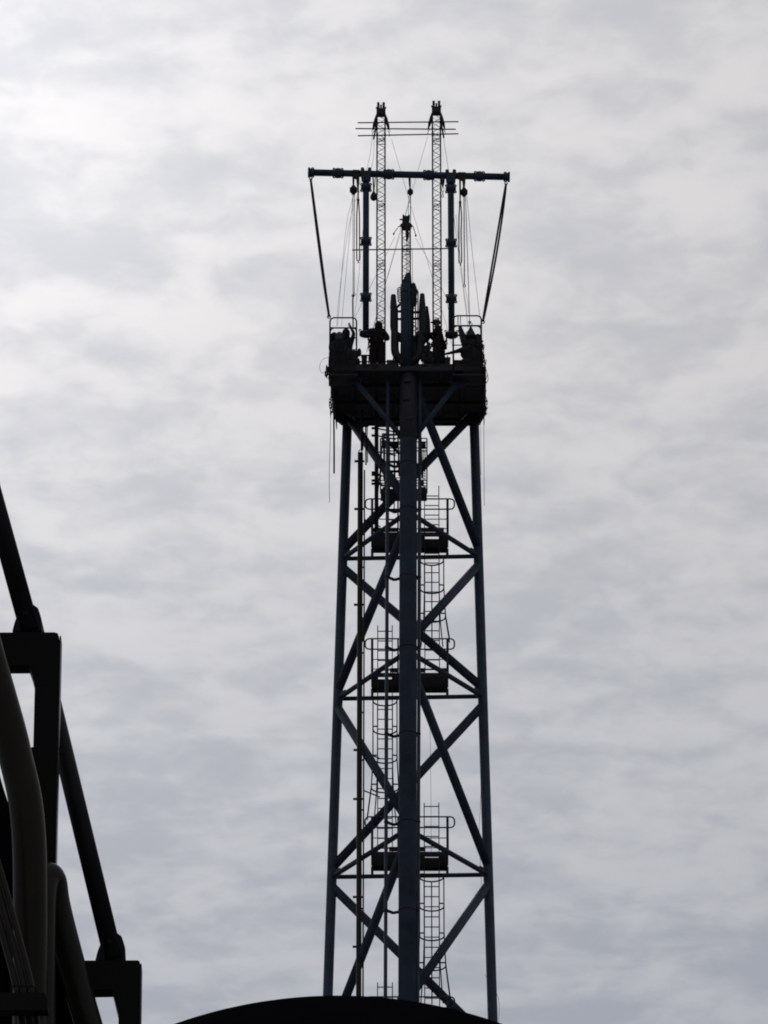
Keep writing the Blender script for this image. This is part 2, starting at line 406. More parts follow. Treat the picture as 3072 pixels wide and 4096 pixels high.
# ------------------------------------------------------------------ vertical pipes on the tower
def vpipe(name, px_t, py_t, px_b, Y0, Y1, r, m, label, cat='pipe', zb=0.0, group='pipes running up the tower'):
    """pipe whose top is seen at (px_t, py_t) and which stays near column px_b at the bottom of the frame"""
    top = at(px_t, py_t, Y0); low = at(px_b, 3990, Y1); bot = onleg(top, low, zb)
    t = thing(name, label, cat, bot, group)
    return t, top, low, bot
yfr0, yfr1 = Fz(zlev[0]).y, Fz(zlev[4]).y
def fyz(z): return Fz(z).y
t_a, a0, a1, ab = vpipe('service_pipe', 1551.6, 1508, 1541.5, yfr0 + .02, yfr1 + .02, .05, steel, 'slim blue-grey service pipe just left of the thick front leg')
MB().tube([ab, a0], .057, 12).build('pipe_run', steel, t_a)
t_b, b0, b1, bb = vpipe('service_pipe', 1680, 1508, 1671, yfr0 + .02, yfr1 + .02, .05, steel, 'slim blue-grey service pipe just right of the thick front leg')
MB().tube([bb, b0], .056, 12).build('pipe_run', steel, t_b)
# clamps holding both to the front leg
cb_z = [onz(yfr0, y) for y in (1862, 2046, 2322, 2609, 2960, 3318, 3676)]
for z in cb_z:
    c = Fz(z); cl_ = MB(); pa = onleg(a0, ab, z); pb = onleg(b0, bb, z)
    pts = [pa, lerp(pa, c, .35) + V((0, .20, -.02)), c + V((-.29, .16, 0)), c + V((-.20, .27, 0)), c + V((0, .32, 0)), c + V((.20, .27, 0)), c + V((.29, .12, 0)), pb]
    for i in range(len(pts) - 1): cl_.bar(pts[i], pts[i + 1], .06, .075, V((0, 0, 1)))
    cl_.lathe(pa - V((0, 0, .03)), (0, 0, 1), [(0, .068), (.06, .068)], 12)
    cl_.lathe(pb - V((0, 0, .03)), (0, 0, 1), [(0, .066), (.06, .066)], 12)
    fr = MB().lathe(c - V((0, 0, .035)), (0, 0, 1), [(0, .286), (.07, .286)], 28).build('leg_collar', steel_d, tower)
    cl_.build('pipe_clamp', steel_d, tower)
YC = YB - 1.9
t_c, c0, c1, cb_ = vpipe('rusty_riser_pipe', 1441.6, 1812, 1434.5, YC, YC, .08, rust, 'thick rusty brown pipe standing between left leg and front leg, hooked top')
MB().tube([cb_, c0], [.076, .086], 14).build('pipe_run', rust, t_c)
MB().tube(curve([c0 + V((-.05, 0, -.05)), c0 + V((-.05, 0, .06)), c0 + V((0, 0, .11)), c0 + V((.05, 0, .06)), c0 + V((.05, 0, -.05))], 4), .016, 6).build('lifting_hook', rust, t_c)
for y in (1845, 2036, 2230, 2419, 3000, 3196, 3588, 3787):
    p = onleg(c0, cb_, onz(YC, y)); s_ = MB().box(p + V((-.10, 0, 0)), .18, .06, .06); s_.box(p + V((.09, 0, 0)), .08, .06, .05); s_.build('bracket', rust, t_c)
t_d, d0, d1, db_ = vpipe('cable_conduit', 1458, 1880, 1452, YC, YC, .02, rust, 'thin conduit running down beside the thick rusty pipe')
MB().tube([db_, d0], .024, 8).build('conduit_run', rust, t_d)
for y in (2269, 2472, 2612, 2850, 3040, 3240, 3634, 3820):
    p = onleg(d0, db_, onz(YC, y)); MB().box(p + V((-.05, 0, 0)), .09, .04, .045).build('bracket', rust, t_d)
for y in (1888 + 190, 3008, 3162):
    p = onleg(d0, db_, onz(YC, y)); MB().tube([p, p + V((.5, .6, .02))], .022, 8).build('standoff', rust, t_d)
YE = YB - 1.6
e0 = at(1506, 1560, YE); e1 = at(1506, 2150, YE)
t_e = thing('rusty_drop_pipe', 'rusty brown pipe with side stubs dropping from work deck to upper rest platform', 'pipe', e1)
MB().tube([e1, e0], .066, 12).build('pipe_run', rust, t_e)
for y in (1713, 1742, 1806, 1890, 1899, 1922, 1935):
    p = onleg(e0, e1, onz(YE, y)); MB().box(p + V((-.11, 0, 0)), .10, .08, .055).build('stub', rust, t_e)
    MB().tube([p, p + V((.62 if y in (1713, 1742, 1806, 1899, 1935) else .16, .3, 0))], .024, 6).build('stub', rust, t_e)
f0 = at(1448, 1640, YC); f1 = at(1448, 1800, YC)
t_f = thing('short_hanger_pipe', 'short pipe with crosshead hanging under the left of the work deck', 'pipe', f1)
MB().tube([f0, f1], .046, 10).build('pipe_run', rust, t_f)
MB().box(at(1448, 1702, YC), .36, .12, .07).build('crosshead', rust, t_f)
f2 = MB().tube(curve([at(1464, 1860, YC), at(1463, 1720, YC), at(1466, 1698, YC), at(1480, 1693, YC), at(1600, 1693, YC)], 5), .024, 8)
f2.build('bent_hose', rust, t_f)
MB().tube(curve([at(1470, 1850, YC + .05), at(1469, 1720, YC + .05), at(1474, 1704, YC + .05), at(1488, 1700, YC + .05), at(1600, 1700, YC + .05)], 5), .016, 8).build('bent_hose', rust, t_f)

# ------------------------------------------------------------------ hanging cage below the deck
YG = YB - 2.35
cg = thing('hanging_work_cage', 'suspended steel access cage wrapped around the front leg under the deck', 'access cage', at(1615, 1980, YG))
def gp(x, y, dy=0): return at(*z1(x, y), YG + dy)
for x0, x1 in ((573, 655), (925, 995)):
    for dy in (0, .75):
        pts = [gp(x0, 262, dy), gp(x0, 755, dy), gp(x0 + 12, 772, dy), gp(x1 - 12, 772, dy), gp(x1, 755, dy), gp(x1, 262, dy)]
        MB().tube(pts, .022, 8).build('frame_tube', steel_d, cg)
for y in (258, 290, 345, 372):
    MB().tube([gp(573, y), gp(995, y)], .02, 8).build('cross_rail', steel_d, cg)
for y in (640, 665, 690): MB().tube([gp(573, y), gp(995, y)], .018, 8).build('cross_rail', steel_d, cg)
cgz = gp(573, 720).z
fl_ = MB(); xa, xb = gp(573, 740).x, gp(995, 740).x
fl_.box(((xa + xb) / 2, YG + .38, gp(573, 735).z), xb - xa, .76, .04); fl_.box(((xa + xb) / 2, YG - .01, gp(573, 738).z), xb - xa, .02, .16)
fl_.build('cage_floor', steel_d, cg)
for xx, y0, y1 in ((612, 290, 340), (955, 290, 340), (620, 700, 745), (958, 700, 745)):
    MB().box(gp(xx, (y0 + y1) / 2), .20, .05, .16).build('side_box', steel_d, cg)
for xx in (600, 612, 960, 978):
    MB().tube([gp(xx, 345, .1), gp(xx, 640, .1)], .012, 6).build('guide_rod', steel_d, cg)
lt = MB()
for i in range(11):
    y = 375 + i * 24
    lt.tube([gp(960, y, .1), gp(980, y + 22, .1)], .009, 5); lt.tube([gp(598, y, .1), gp(614, y + 22, .1)], .009, 5)
lt.build('lacing', steel_d, cg)
for y0, y1, xx in ((140, 640, 690), (140, 600, 728), (262, 700, 600), (262, 620, 940)):
    MB().tube([gp(xx, y0, .3), gp(xx + 14, y1, .3)], .026, 8).build('guide_rod', steel_d, cg)
for y in (128, 150, 232, 318, 395, 470, 560, 622):
    MB().tube([gp(596 if y > 200 else 545, y, .4), gp(752, y + random.uniform(-8, 8), .4)], random.choice((.016, .022, .03)), 8).build('cross_rail', steel_d, cg)
for xx, yy, w_, h_ in ((608, 318, .17, .13), (960, 330, .17, .12), (700, 330, .2, .10), (720, 690, .22, .16), (945, 660, .16, .14), (735, 500, .12, .12)):
    MB().box(gp(xx, yy, .35), w_, .14, h_).build('side_box', steel_d, cg)
MB().tube([gp(650, 300, .3), gp(745, 400, .3)], .05, 8).build('hose_run', rust, cg)
MB().tube([gp(640, 640, .3), gp(745, 745, .3)], .06, 8).build('hose_run', rust, cg)
for xx in (640, 915): MB().tube([gp(xx, 262), at(z1(xx, 0)[0], 1660, YG)], .03, 8).build('hanger_tube', steel_d, cg)
for s, xx in ((-1, 595), (1, 940)):
    MB().tube([gp(xx, 775), at(z1(xx, 0)[0], 2035, YG)], .014, 6).build('guide_rod', steel_d, cg)

# ------------------------------------------------------------------ lattice gin-pole masts
def mast(px, py_top, py_bot, Y, label, w=.262, joint=()):
    top = at(px, py_top, Y); bot = V((top.x, Y, ZT)) if py_bot is None else at(px, py_bot, Y)
    bot.x = top.x
    t = thing('lattice_mast', label, 'mast', bot, 'lattice masts above the deck')
    h = w / 2
    for sx in (-1, 1):
        for sy in (0, 1):
            MB().tube([(top.x + sx * h, Y + sy * w, bot.z), (top.x + sx * h, Y + sy * w, top.z)], .025 if sy == 0 else .015, 8).build('chord', galv, t)
    L = MB(); z = top.z - .06; step = .172; s = 1; i = 0
    while z - step > bot.z:
        L.tube([(top.x - s * h, Y, z), (top.x + s * h, Y, z - step)], .0115, 5)
        L.tube([(top.x - s * h, Y + w, z), (top.x + s * h, Y + w, z - step)], .0065, 4)
        L.tube([(top.x + h, Y + (w if s > 0 else 0), z), (top.x + h, Y + (0 if s > 0 else w), z - step)], .006, 4)
        L.tube([(top.x - h, Y + (w if s > 0 else 0), z), (top.x - h, Y + (0 if s > 0 else w), z - step)], .006, 4)
        z -= step; s = -s; i += 1
    L.build('lacing', galv, t)
    for jz in joint:
        J = MB(); zz = at(px, jz, Y).z
        for dz in (-.16, -.05, .0, .05, .16): J.tube([(top.x - h, Y, zz + dz), (top.x + h, Y, zz + dz)], .011, 6)
        J.build('section_joint', galv, t)
    return t, top, bot
YM = YF + 1.5
hd = []
for px, pyt, lab in ((1524, 454, 'tall lattice mast on the left, carrying three thin scaffold tubes near its head'), (1745.5, 448, 'tall lattice mast on the right, beyond the helmeted worker')):
    t, top, bot = mast(px, pyt, None, YM, lab, joint=(560, 822, 1060, 1290))
    hz = top.z
    c = V((top.x, YM + .13, 0))
    MB().box((c.x, c.y, hz + .10), .30, .30, .19).build('head_block', steel_d, t)
    for s in (-1, 1):
        MB().box((c.x + s * .088, c.y, hz + .31), .085, .22, .24).build('cheek_plate', galv, t)
        MB().tube([(c.x + s * .15, c.y - .13, hz + .18), (c.x + s * .15, c.y - .13, hz + .24)], .02, 6).build('bolt', steel_d, t)
    MB().lathe((c.x - .03, c.y, hz + .32), (1, 0, 0), [(0, .07), (.06, .07)], 14).build('sheave', chain_m, t)
    # folded strap legs with shackles
    for s in (-1, 1):
        a = V((c.x + s * .12, YM - .06, hz - .02)); b = V((c.x + s * .26, YM - .06, hz - .62))
        MB().tube([a, lerp(a, b, .3), lerp(a, b, .75), b], [.025, .048, .052, .026], 8).build('strap_leg', strap_m, t)
        sh = MB(); ring = [b + V((.035 * math.cos(k * math.pi / 4), 0, -.05 + .05 * math.sin(k * math.pi / 4))) for k in range(8)]
        sh.tube(ring, .010, 6, closed=True); sh.tube([b + V((0, 0, -.10)), b + V((s * .02, 0, -.17)), b + V((s * .035, 0, -.22)), b + V((s * .0, 0, -.25))], .011, 6)
        sh.build('shackle_hook', chain_m, t)
        if px < 1600 and s < 0 or px > 1700 and s > 0:
            MB().tube([a + V((s * .02, .02, -.35)), b + V((s * -.02, .02, -.35))], .03, 6).build('strap_leg', strap_m, t)
    cl2 = MB()
    for yy in (489, 515, 541):
        z = at(px, yy, YM).z
        for s in (-1, 1): cl2.box((top.x + s * .131, YM - .03, z), .06, .09, .07)
    cl2.build('tube_clamp', chain_m, t); hd.append((t, top))
t3, top3, bot3 = mast(1624.5, 908, 1130, YF + 1.0, 'short lattice mast in the middle with a dark hoist head', joint=(1000,))
bot3b = V((top3.x, YF + 1.0, ZT))
for sx in (-1, 1): MB().tube([(top3.x + sx * .131, YF + 1.0, ZT), (top3.x + sx * .131, YF + 1.0, bot3.z + .05)], .021, 8).build('chord', galv, t3)
H = MB(); zz = top3.z; H.box((top3.x - .01, YF + 1.1, zz + .13), .24, .26, .30); H.box((top3.x - .0, YF + 1.1, zz + .33), .19, .20, .16); H.box((top3.x - .09, YF + 1.1, zz + .40), .06, .2, .10); H.box((top3.x + .09, YF + 1.1, zz + .40), .06, .2, .10)
H.box((top3.x - .16, YF + 1.0, zz + .27), .10, .04, .04)
H.build('head_block', steel_d, t3)
MB().prism([V((top3.x - .22, YF + .95, zz + .0)), V((top3.x + .22, YF + .95, zz + .0)), V((top3.x + .17, YF + .95, zz + .10)), V((top3.x + .10, YF + .95, zz + .14)), V((top3.x - .10, YF + .95, zz + .14)), V((top3.x - .17, YF + .95, zz + .10))], V((0, .05, 0))).build('side_arm_plate', steel_d, t3)
for s in (-1, 1):
    a = V((top3.x + s * .22, YF + .96, zz + .02)); b = V((top3.x + (-.40 if s < 0 else .31), YF + .96, zz - (.24 if s < 0 else .30)))
    c_ = MB(); nl = 6
    for k in range(nl):
        p, q = lerp(a, b, k / nl), lerp(a, b, (k + .9) / nl); pm_ = (p + q) / 2; d = (q - p) / 2; sd = V((d.z, 0, -d.x)).normalized() * .018
        if k % 2: c_.tube([p, pm_, q], .012, 6)
        else: c_.tube([p, pm_ + sd, q, pm_ - sd], .009, 6, closed=True)
    c_.ball(b + V((0, 0, -.03)), .03, .03, .045); c_.build('hanging_chain', chain_m, t3)
MB().tube([(top3.x + .02, YF + .94, zz), (top3.x + .04, YF + .94, zz - .35), (top3.x + .02, YF + .94, zz - .55)], [.055, .06, .02], 8).build('rope_bundle', strap_m, t3)
for dx in (.0, .03, .07): MB().tube([(top3.x + dx, YF + .97, zz), (top3.x + dx, YF + .97, bot3.z - .1)], .008, 5).build('hoist_rope', rope_m, t3)

def bar_tube(a, b, Y, r, label):
    o = MB().tube([at(*a, Y), at(*b, Y)], r, 8).build('scaffold_tube', galv, None, lerp(at(*a, Y), at(*b, Y), .5))
    return tag(o, label, 'scaffold tube', 'scaffold tubes tied across the masts')
bar_tube(zA(435, 247), zA(1195, 239), YM - .06, .022, 'highest of the three thin scaffold tubes tied across both tall masts')
bar_tube(zA(418, 291), zA(1175, 296), YM - .06, .022, 'middle scaffold tube of the three near the mast heads')
bar_tube(zA(435, 345), zA(1195, 330), YM - .06, .022, 'lowest scaffold tube of the three near the mast heads')
bar_tube(zB(393, 264), zB(1125, 253), YM - .06, .022, 'single scaffold tube tied behind the short middle mast')

# ------------------------------------------------------------------ spreader beam and hanging pipes
YS = YF + .75
def coupling(c, ax, parent, R=.165, hw=.145, m=riser_m, eye=True):
    """bolted octagonal pipe clamp with open lugs"""
    ax = V(ax).normalized(); perp = V((0, 0, 1)) if abs(ax.z) < .5 else V((1, 0, 0))
    q = MB()
    q.lathe(c - ax * hw, ax, [(0, R * .7), (.05, R * .80), (hw * .4, R * .88), (hw * .55, R), (hw * .7, R * 1.10), (hw * 1.3, R * 1.10), (hw * 1.45, R), (hw * 1.6, R * .88), (hw * 2 - .05, R * .8), (hw * 2, R * .7)], 16)
    q.build('flange_coupling', m, parent)
    if eye:
        e = MB()
        for sa in (-1, 1):
            for sp_ in (-1, 1):
                ctr = c + ax * sa * hw * .80 + perp * sp_ * R * .90
                rr = .034
                ring = [ctr + ax * rr * math.cos(k * math.pi / 4) + perp * rr * math.sin(k * math.pi / 4) for k in range(8)]
                e.tube(ring, .024, 6, closed=True)
        e.build('bolt_lug', m, parent)
A0, A1 = at(*zA(60, 622), YS), at(*zA(1583, 656), YS)
beam = thing('spreader_beam', 'long horizontal flanged pipe hung as a spreader high above the deck', 'spreader beam', lerp(A0, A1, .5))
axb = (A1 - A0).normalized()
MB().tube([A0, A1], .112, 20).build('pipe_body', riser_m, beam)
for P, s in ((A0, 1), (A1, -1)):
    MB().lathe(P, axb * s, [(0, .165), (.03, .17), (.06, .17), (.07, .14), (.16, .135), (.20, .15), (.21, .11)], 16).build('end_flange', riser_m, beam)
    e = MB(); 
    for u in (-1, 1):
        ring = [P + axb * s * (.15 + .04 * math.cos(k * math.pi / 4)) + V((0, 0, u * (.14 + .0) + .04 * math.sin(k * math.pi / 4))) for k in range(8)]
        e.tube(ring, .018, 6, closed=True)
    e.build('bolt_lug', riser_m, beam)
for x in (287, 670, 970, 1353): coupling(lerp(A0, A1, (x - 60) / 1523), axb, beam, .155, .16)
def hanging_pipe(pxz, y_coup, y_bot, label):
    """pxz in zoom A/B x units"""
    P = lerp(A0, A1, (pxz - 60) / 1523)
    t = thing('hanging_pipe', label, 'pipe', at(1200 + pxz / 1.885, y_bot, YS), 'flanged pipes hanging from the spreader')
    x = P.x
    # saddle with two shoulders over the beam
    for s in (-1, 1):
        MB().tube([V((x + s * .115, YS - .02, P.z + .20)), V((x + s * .115, YS - .02, P.z + .02)), V((x + s * .09, YS - .02, P.z - .22))], [.055, .075, .06], 10).build('saddle_shoulder', riser_m, t)
    MB().prism([V((x - .17, YS - .14, P.z + .03)), V((x + .17, YS - .14, P.z + .03)), V((x + .15, YS - .14, P.z - .20)), V((x + .07, YS - .14, P.z - .30)), V((x - .07, YS - .14, P.z - .30)), V((x - .15, YS - .14, P.z - .20))], V((0, .28, 0))).build('saddle_body', riser_m, t)
    MB().tube([V((x, YS, P.z - .26)), V((x, YS, P.z - .40))], .07, 12).build('neck', riser_m, t)
    zb = at(1536, y_bot, YS).z; z0 = P.z - .36
    MB().tube([V((x, YS, z0)), V((x, YS, zb))], .102, 20).build('pipe_body', riser_m, t)
    for y in y_coup:
        z = at(1536, y, YS).z
        coupling(V((x, YS, z)), (0, 0, 1), t, .155, .14)
    MB().lathe(V((x, YS, zb)), (0, 0, 1), [(0, .18), (.02, .21), (.10, .21), (.13, .18), (.16, .11)], 24).build('end_flange', riser_m, t)
    e = MB()
    for s in (-1, 1):
        ring = [V((x + s * .185 + .035 * math.cos(k * math.pi / 4), YS - .05, zb + .17 + .035 * math.sin(k * math.pi / 4))) for k in range(8)]
        e.tube(ring, .017, 6, closed=True)
    e.build('bolt_lug', riser_m, t)
    return V((x, YS, zb))
hp1 = hanging_pipe(498, (zA(0, 735)[1], zB(0, 199)[1], zB(0, 620)[1]), 1343, 'flanged pipe hanging on the left, its foot beside the bulky worker')
hp2 = hanging_pipe(1137, (zA(0, 745)[1], zB(0, 211)[1], zB(0, 631)[1]), 1347, 'flanged pipe hanging on the right, its foot beside the helmeted worker')

# ------------------------------------------------------------------ slings
def sling(pts, Y, label, w=.03, name='lifting_sling', m=strap_m, gap=.05):
    P = curve([at(x, y, Y) for x, y in pts], 6)
    t = thing(name, label, 'sling', P[-1], 'long slings from the spreader ends')
    n_ = len(P)
    for s in (-1, 1):
        Q = [p + V((s * gap * math.sin(math.pi * i / (n_ - 1)) ** .6 * .5 if 0 < i < n_ - 1 else 0, s * .045, 0)) for i, p in enumerate(P)]
        MB().tube(Q, w * .80, 8).build('sling_leg', m, t)
    e = P[-1]
    ring = [e + V((.05 * math.cos(k * math.pi / 4), 0, -.03 + .06 * math.sin(k * math.pi / 4))) for k in range(8)]
    MB().tube(ring, .018, 6, closed=True).build('shackle', chain_m, t)
    e = P[0]
    ring = [e + V((.045 * math.cos(k * math.pi / 4), 0, .04 + .06 * math.sin(k * math.pi / 4))) for k in range(8)]
    MB().tube(ring, .016, 6, closed=True).build('shackle', chain_m, t)
sling([(1243, 718), (1261, 860), (1279.6, 1003), (1298, 1141), (1316, 1264)], YS, 'long double sling from the left end of the spreader down to the left basket', .048, gap=.03)
sling([(2024, 738), (2006, 860), (1982, 1010), (1958.6, 1141), (1932, 1284)], YS, 'long double sling from the right end of the spreader down to the right basket', .04, gap=.075)

def ringpts(c, rx, rz): return [c + V((rx * math.cos(k * math.pi / 6), 0, rz * math.sin(k * math.pi / 6))) for k in range(12)]
def chainline(mb, a, b, r=.011, link=.05):
    n_ = max(3, int((b - a).length / link)); pts = []; rs = []
    for k in range(n_ * 2 + 1): pts.append(lerp(a, b, k / (n_ * 2))); rs.append(r * (1.35 if k % 2 == 0 else .55))
    mb.tube(pts, rs, 6)
def hoist(px, py, r, strap_from, chains, label, blk=1.0):
    c = at(px, py, YS - .05); t = thing('chain_hoist', label, 'chain hoist', c, 'chain hoists hanging from the spreader')
    b = MB(); b.lathe(c + V((-r * .95, 0, 0)), (1, 0, 0), [(0, r * .55), (r * .25, r * .82), (r * .6, r), (r * 1.35, r), (r * 1.7, r * .8), (r * 1.9, r * .5)], 14)
    b.box(c, r * .9, r * 1.3, r * 2.1); b.build('hoist_body', chain_m, t)
    q = at(*strap_from, YS - .05)
    MB().tube([q, lerp(q, c, .5), c + V((0, 0, r))], [.04, .032, .018], 8).build('hang_strap', strap_m, t)
    for a, e, rr in chains:
        k = MB(); A_, B_ = at(*a, YS - .05), at(*e, YS - .05); chainline(k, A_, B_, rr); k.build('load_chain', chain_m, t)
        MB().tube(ringpts(B_ + V((0, 0, -.04)), .035, .05), .012, 6, closed=True).build('hook', chain_m, t)
    return t
hoist(1413.8, 760, .128, zA(403, 655), [((1412, 775), zB(400, 600), .010), ((1418, 775), zB(408, 590), .012)], 'round chain hoist under the left part of the spreader')
hoist(1856, 769, .125, zA(1240, 665), [((1856, 785), zB(1240, 525), .018), ((1862, 785), zB(1279, 800), .012)], 'round chain hoist under the right part of the spreader')
hoist(1641, 768, .098, zA(826, 668), [((1636, 775), (1633, 872), .008), ((1642.5, 775), (1642, 905), .014)], 'small chain hoist above the short middle mast')
# wrap slings on the beam
def wrap(x0, x1, label, down):
    a = lerp(A0, A1, (x0 - 60) / 1523); b = lerp(A0, A1, (x1 - 60) / 1523); w = (b - a).length; c = (a + b) / 2
    t = thing('choker_strap', label, 'strap', c, 'straps choked round the spreader')
    MB().lathe(a, axb, [(0, .118), (.01, .128), (w - .01, .128), (w, .118)], 18).build('wrap', strap_m, t)
    y0 = c.z - .06
    MB().prism([V((a.x + .01, YS - .13, y0)), V((b.x, YS - .13, y0)), V((b.x - .005, YS - .13, y0 - down * .6)), V((b.x - .03, YS - .13, y0 - down)), V((b.x - .09, YS - .13, y0 - down)), V((b.x - .11, YS - .13, y0 - down * .45)), V((a.x + .03, YS - .13, y0 - down * .35))], V((0, .03, 0))).build('strap_tail', strap_m, t)
    return t
wrap(396, 450, 'wide strap choked round the spreader by the left chain hoist', .48)
wrap(1192, 1248, 'wide strap choked round the spreader by the right chain hoist', .42)
def loop_sling(x0, y0, y1, w, label, tw=0):
    a = at(x0, y0, YS - .1); b = at(x0, y1, YS - .1); t = thing('round_sling', label, 'sling', b, 'slack round slings')
    n_ = 24; pts = []
    for i in range(n_): 
        u = i / (n_ - 1); ww = w * (.35 + .65 * min(1, u * 4)) * (1 if u < .97 else .7)
        pts.append(lerp(a, b, u) + V((-ww, 0, 0)))
    for i in range(n_):
        u = 1 - i / (n_ - 1); ww = w * (.35 + .65 * min(1, u * 4)) * (1 if u < .97 else .7)
        pts.append(lerp(a, b, u) + V((ww + tw * math.sin(u * 9), 0, 0)))
    MB().tube(pts, .020, 8, closed=True).build('sling_loop', strap_m, t)
    MB().box(b + V((.01, 0, -.06)), .04, .01, .06).build('load_tag', rope_m, t)
    c2 = at(x0, y0 - 2, YS - .1); top = V((c2.x, YS - .1, lerp(A0, A1, .5).z - .1))
    MB().tube([top, c2], [.035, .022], 8).build('hang_strap', strap_m, t)
    MB().ball(c2, .05, .04, .07).build('shackle', chain_m, t)
loop_sling(1432.5, 802, 1043, .045, 'slack round sling loop left of the left hanging pipe')
loop_sling(1840.5, 812, 1053, .040, 'slack round sling loop right of the right hanging pipe', .008)
# rope bag and hook
c = at(*zA(556, 798), YS - .1); t = thing('rope_bag', 'small teardrop rope bag hung beside the left hanging pipe', 'bag', c)
MB().lathe(c + V((0, 0, -.165)), (0, 0, 1), [(0, .05), (.04, .10), (.12, .118), (.20, .10), (.28, .055), (.33, .03)], 14).build('bag_body', strap_m, t)
p = at(*zA(558, 655), YS - .1)
MB().tube([p + V((-.03, 0, 0)), lerp(p, c, .5) + V((-.012, 0, 0)), c + V((0, 0, .14))], .022, 8).build('cord', strap_m, t)
MB().tube([p + V((.045, 0, 0)), lerp(p, c, .5) + V((.02, 0, 0)), c + V((.01, 0, .14))], .014, 8).build('cord', strap_m, t)
c = at(*zA(1077, 775), YS - .1); t = thing('hook_block', 'open spring hook hung beside the right tall mast', 'hook', c)
MB().tube(curve([c + V((0, 0, -.17)), c + V((-.03, 0, -.12)), c + V((0, 0, 0)), c + V((-.04, 0, .12)), c + V((0, 0, .2)), c + V((.04, 0, .12)), c + V((0, 0, 0)), c + V((.03, 0, -.12)), c + V((0, 0, -.17))], 4), .010, 6).build('spring_hook', chain_m, t)
p = at(*zA(1077, 660), YS - .1); MB().tube([p, lerp(p, c, .35), c + V((0, 0, .2))], [.075, .055, .02], 8).build('strap_tail', strap_m, t)
c = at(1642, 700, YS - .1)

# ------------------------------------------------------------------ thin wires and tag lines
def wire(pts, Y, label, r=.0055, m=rope_m, name='guy_wire', cat='wire', group='thin wires round the masts'):
    P = curve([at(*p, Y) for p in pts], 4) if len(pts) > 2 else [at(*p, Y) for p in pts]
    o = MB().tube(P, r, 5).build(name, m, None, P[0]); return tag(o, label, cat, group)
wire([zA(547, 345), zA(505, 590), zB(362, 0), zB(283, 840)], YM - .1, 'thin guy wire fanning out furthest left from the left mast head')
wire([zA(560, 360), zA(538, 590), zA(395, 900), zB(300, 560), zB(276, 840)], YM, 'second thin guy wire left of the left mast')
wire([zA(398, 800), zB(384, 30), zB(312, 840)], YM, 'thin tag line straight down from the left chain hoist')
wire([zA(690, 370), zA(805, 770), zB(1000, 480), zB(1150, 990)], YM - .1, 'thin wire crossing from left mast head down to the right basket')
wire([zA(962, 350), zA(850, 750), zB(760, 130), zB(645, 520), zB(500, 1030)], YM - .1, 'thin wire crossing from right mast head down past the short mast to lower left')
wire([zA(1078, 340), zA(1118, 600), zB(1165, 50), zB(1268, 850)], YM - .1, 'thin wire down the right side of the right mast', .0065)
wire([zA(1258, 800), zB(1290, 200), zB(1355, 765)], YM - .1, 'thin pale wire running to the top corner of the right basket', .007)
wire([zB(715, 165), zB(600, 400), zB(410, 780)], YM - .1, 'thin wire from the short mast head down to the left basket')
wire([zB(872, 175), zB(1000, 400), zB(1100, 620)], YM - .1, 'thin wire from short mast arm passing behind the right hanging pipe')
wire([zA(828, 800), zA(790, 950), zB(745, 150), zB(650, 500)], YM - .1, 'faint wire left of the short mast head')
wire([zB(845, 250), zB(850, 510)], YM - .1, 'thin hoist wire right of the short mast', .008)
wire([zB(475, 100), zB(440, 500), zB(412, 760)], YM, 'thin line just left of the left hanging pipe')
wire([zB(1175, 0), zB(1215, 380), zB(1262, 760)], YM, 'thin line between the right hanging pipe and slack sling')
wire([zB(1240, 525), zB(1265, 650), zB(1272, 740)], YS - .1, 'thin line below the short right hoist chain')
wire([zB(1108, 640), zB(1150, 950)], YM, 'faint line behind the foot of the right hanging pipe')
wire([zL(870, 850), zL(920, 640), zL(1040, 220)], YM, 'thin line passing left behind the bulky worker')
# hanging ropes off the deck
YH = YF + .5
wire([zL(238, 1645), zL(232, 2200), (1317, 1900), (1318, 2010)], YH, 'thin rope dangling lowest off the left end of the deck', .009, rope_m, 'hanging_rope', 'rope', 'ropes and hoses hanging off the deck')
wire([zL(285, 1700), zL(290, 2212), (1336, 1790), (1336, 1893)], YH, 'thick hose dangling off the left end of the deck', .030, rust, 'hanging_hose', 'hose', 'ropes and hoses hanging off the deck')
wire([zR(1430, 1960), zR(1428, 2212), (1923, 1760), (1924, 1900)], YH, 'thin rope inside the right leg edge under the deck', .006, rope_m, 'hanging_rope', 'rope', 'ropes and hoses hanging off the deck')
wire([zR(1483, 1960), zR(1483, 2212), (1936, 1850), (1937, 2024)], YH, 'thin rope dangling off the right end of the deck', .0085, rope_m, 'hanging_rope', 'rope', 'ropes and hoses hanging off the deck')
wire([z2(1016, 1275), z3(1020, 100), z3(1028, 600), z3(1035, 1380)], YB - 1.0, 'fine line hanging between middle and lower rest platforms at right', .006, rope_m, 'hanging_rope', 'rope', 'ropes and hoses hanging off the deck')
wire([z3(1486, 800), z3(1478, 1000), z3(1470, 1200), (1921, 3450), (1926, 3540)], YB - .8, 'fine line hanging beside the lower right leg', .006, rope_m, 'hanging_rope', 'rope', 'ropes and hoses hanging off the deck')
wire([(1940, 3900), (1993, 3990), (1994, 4096), (1990, 4150)], YB - .8, 'fine line right of the lower right leg by the vessel', .006, rope_m, 'hanging_rope', 'rope', 'ropes and hoses hanging off the deck').location
wire([zL(190, 922), zL(90, 970), zL(38, 1080), zL(60, 1180), zL(110, 1205), zL(160, 1185)], YF + .1, 'thin wire loop sticking out left of the left basket', .0065, rope_m, 'wire_loop', 'wire', 'ropes and hoses hanging off the deck')
wire([zR(1490, 900), zR(1515, 1100), zR(1550, 1240), zR(1560, 1310), zR(1545, 1360), zR(1520, 1350), zR(1530, 1290), zR(1545, 1230)], YF + .1, 'bight of hose hanging at the right end of the deck', .010, rope_m, 'hose_bight', 'hose', 'ropes and hoses hanging off the deck')

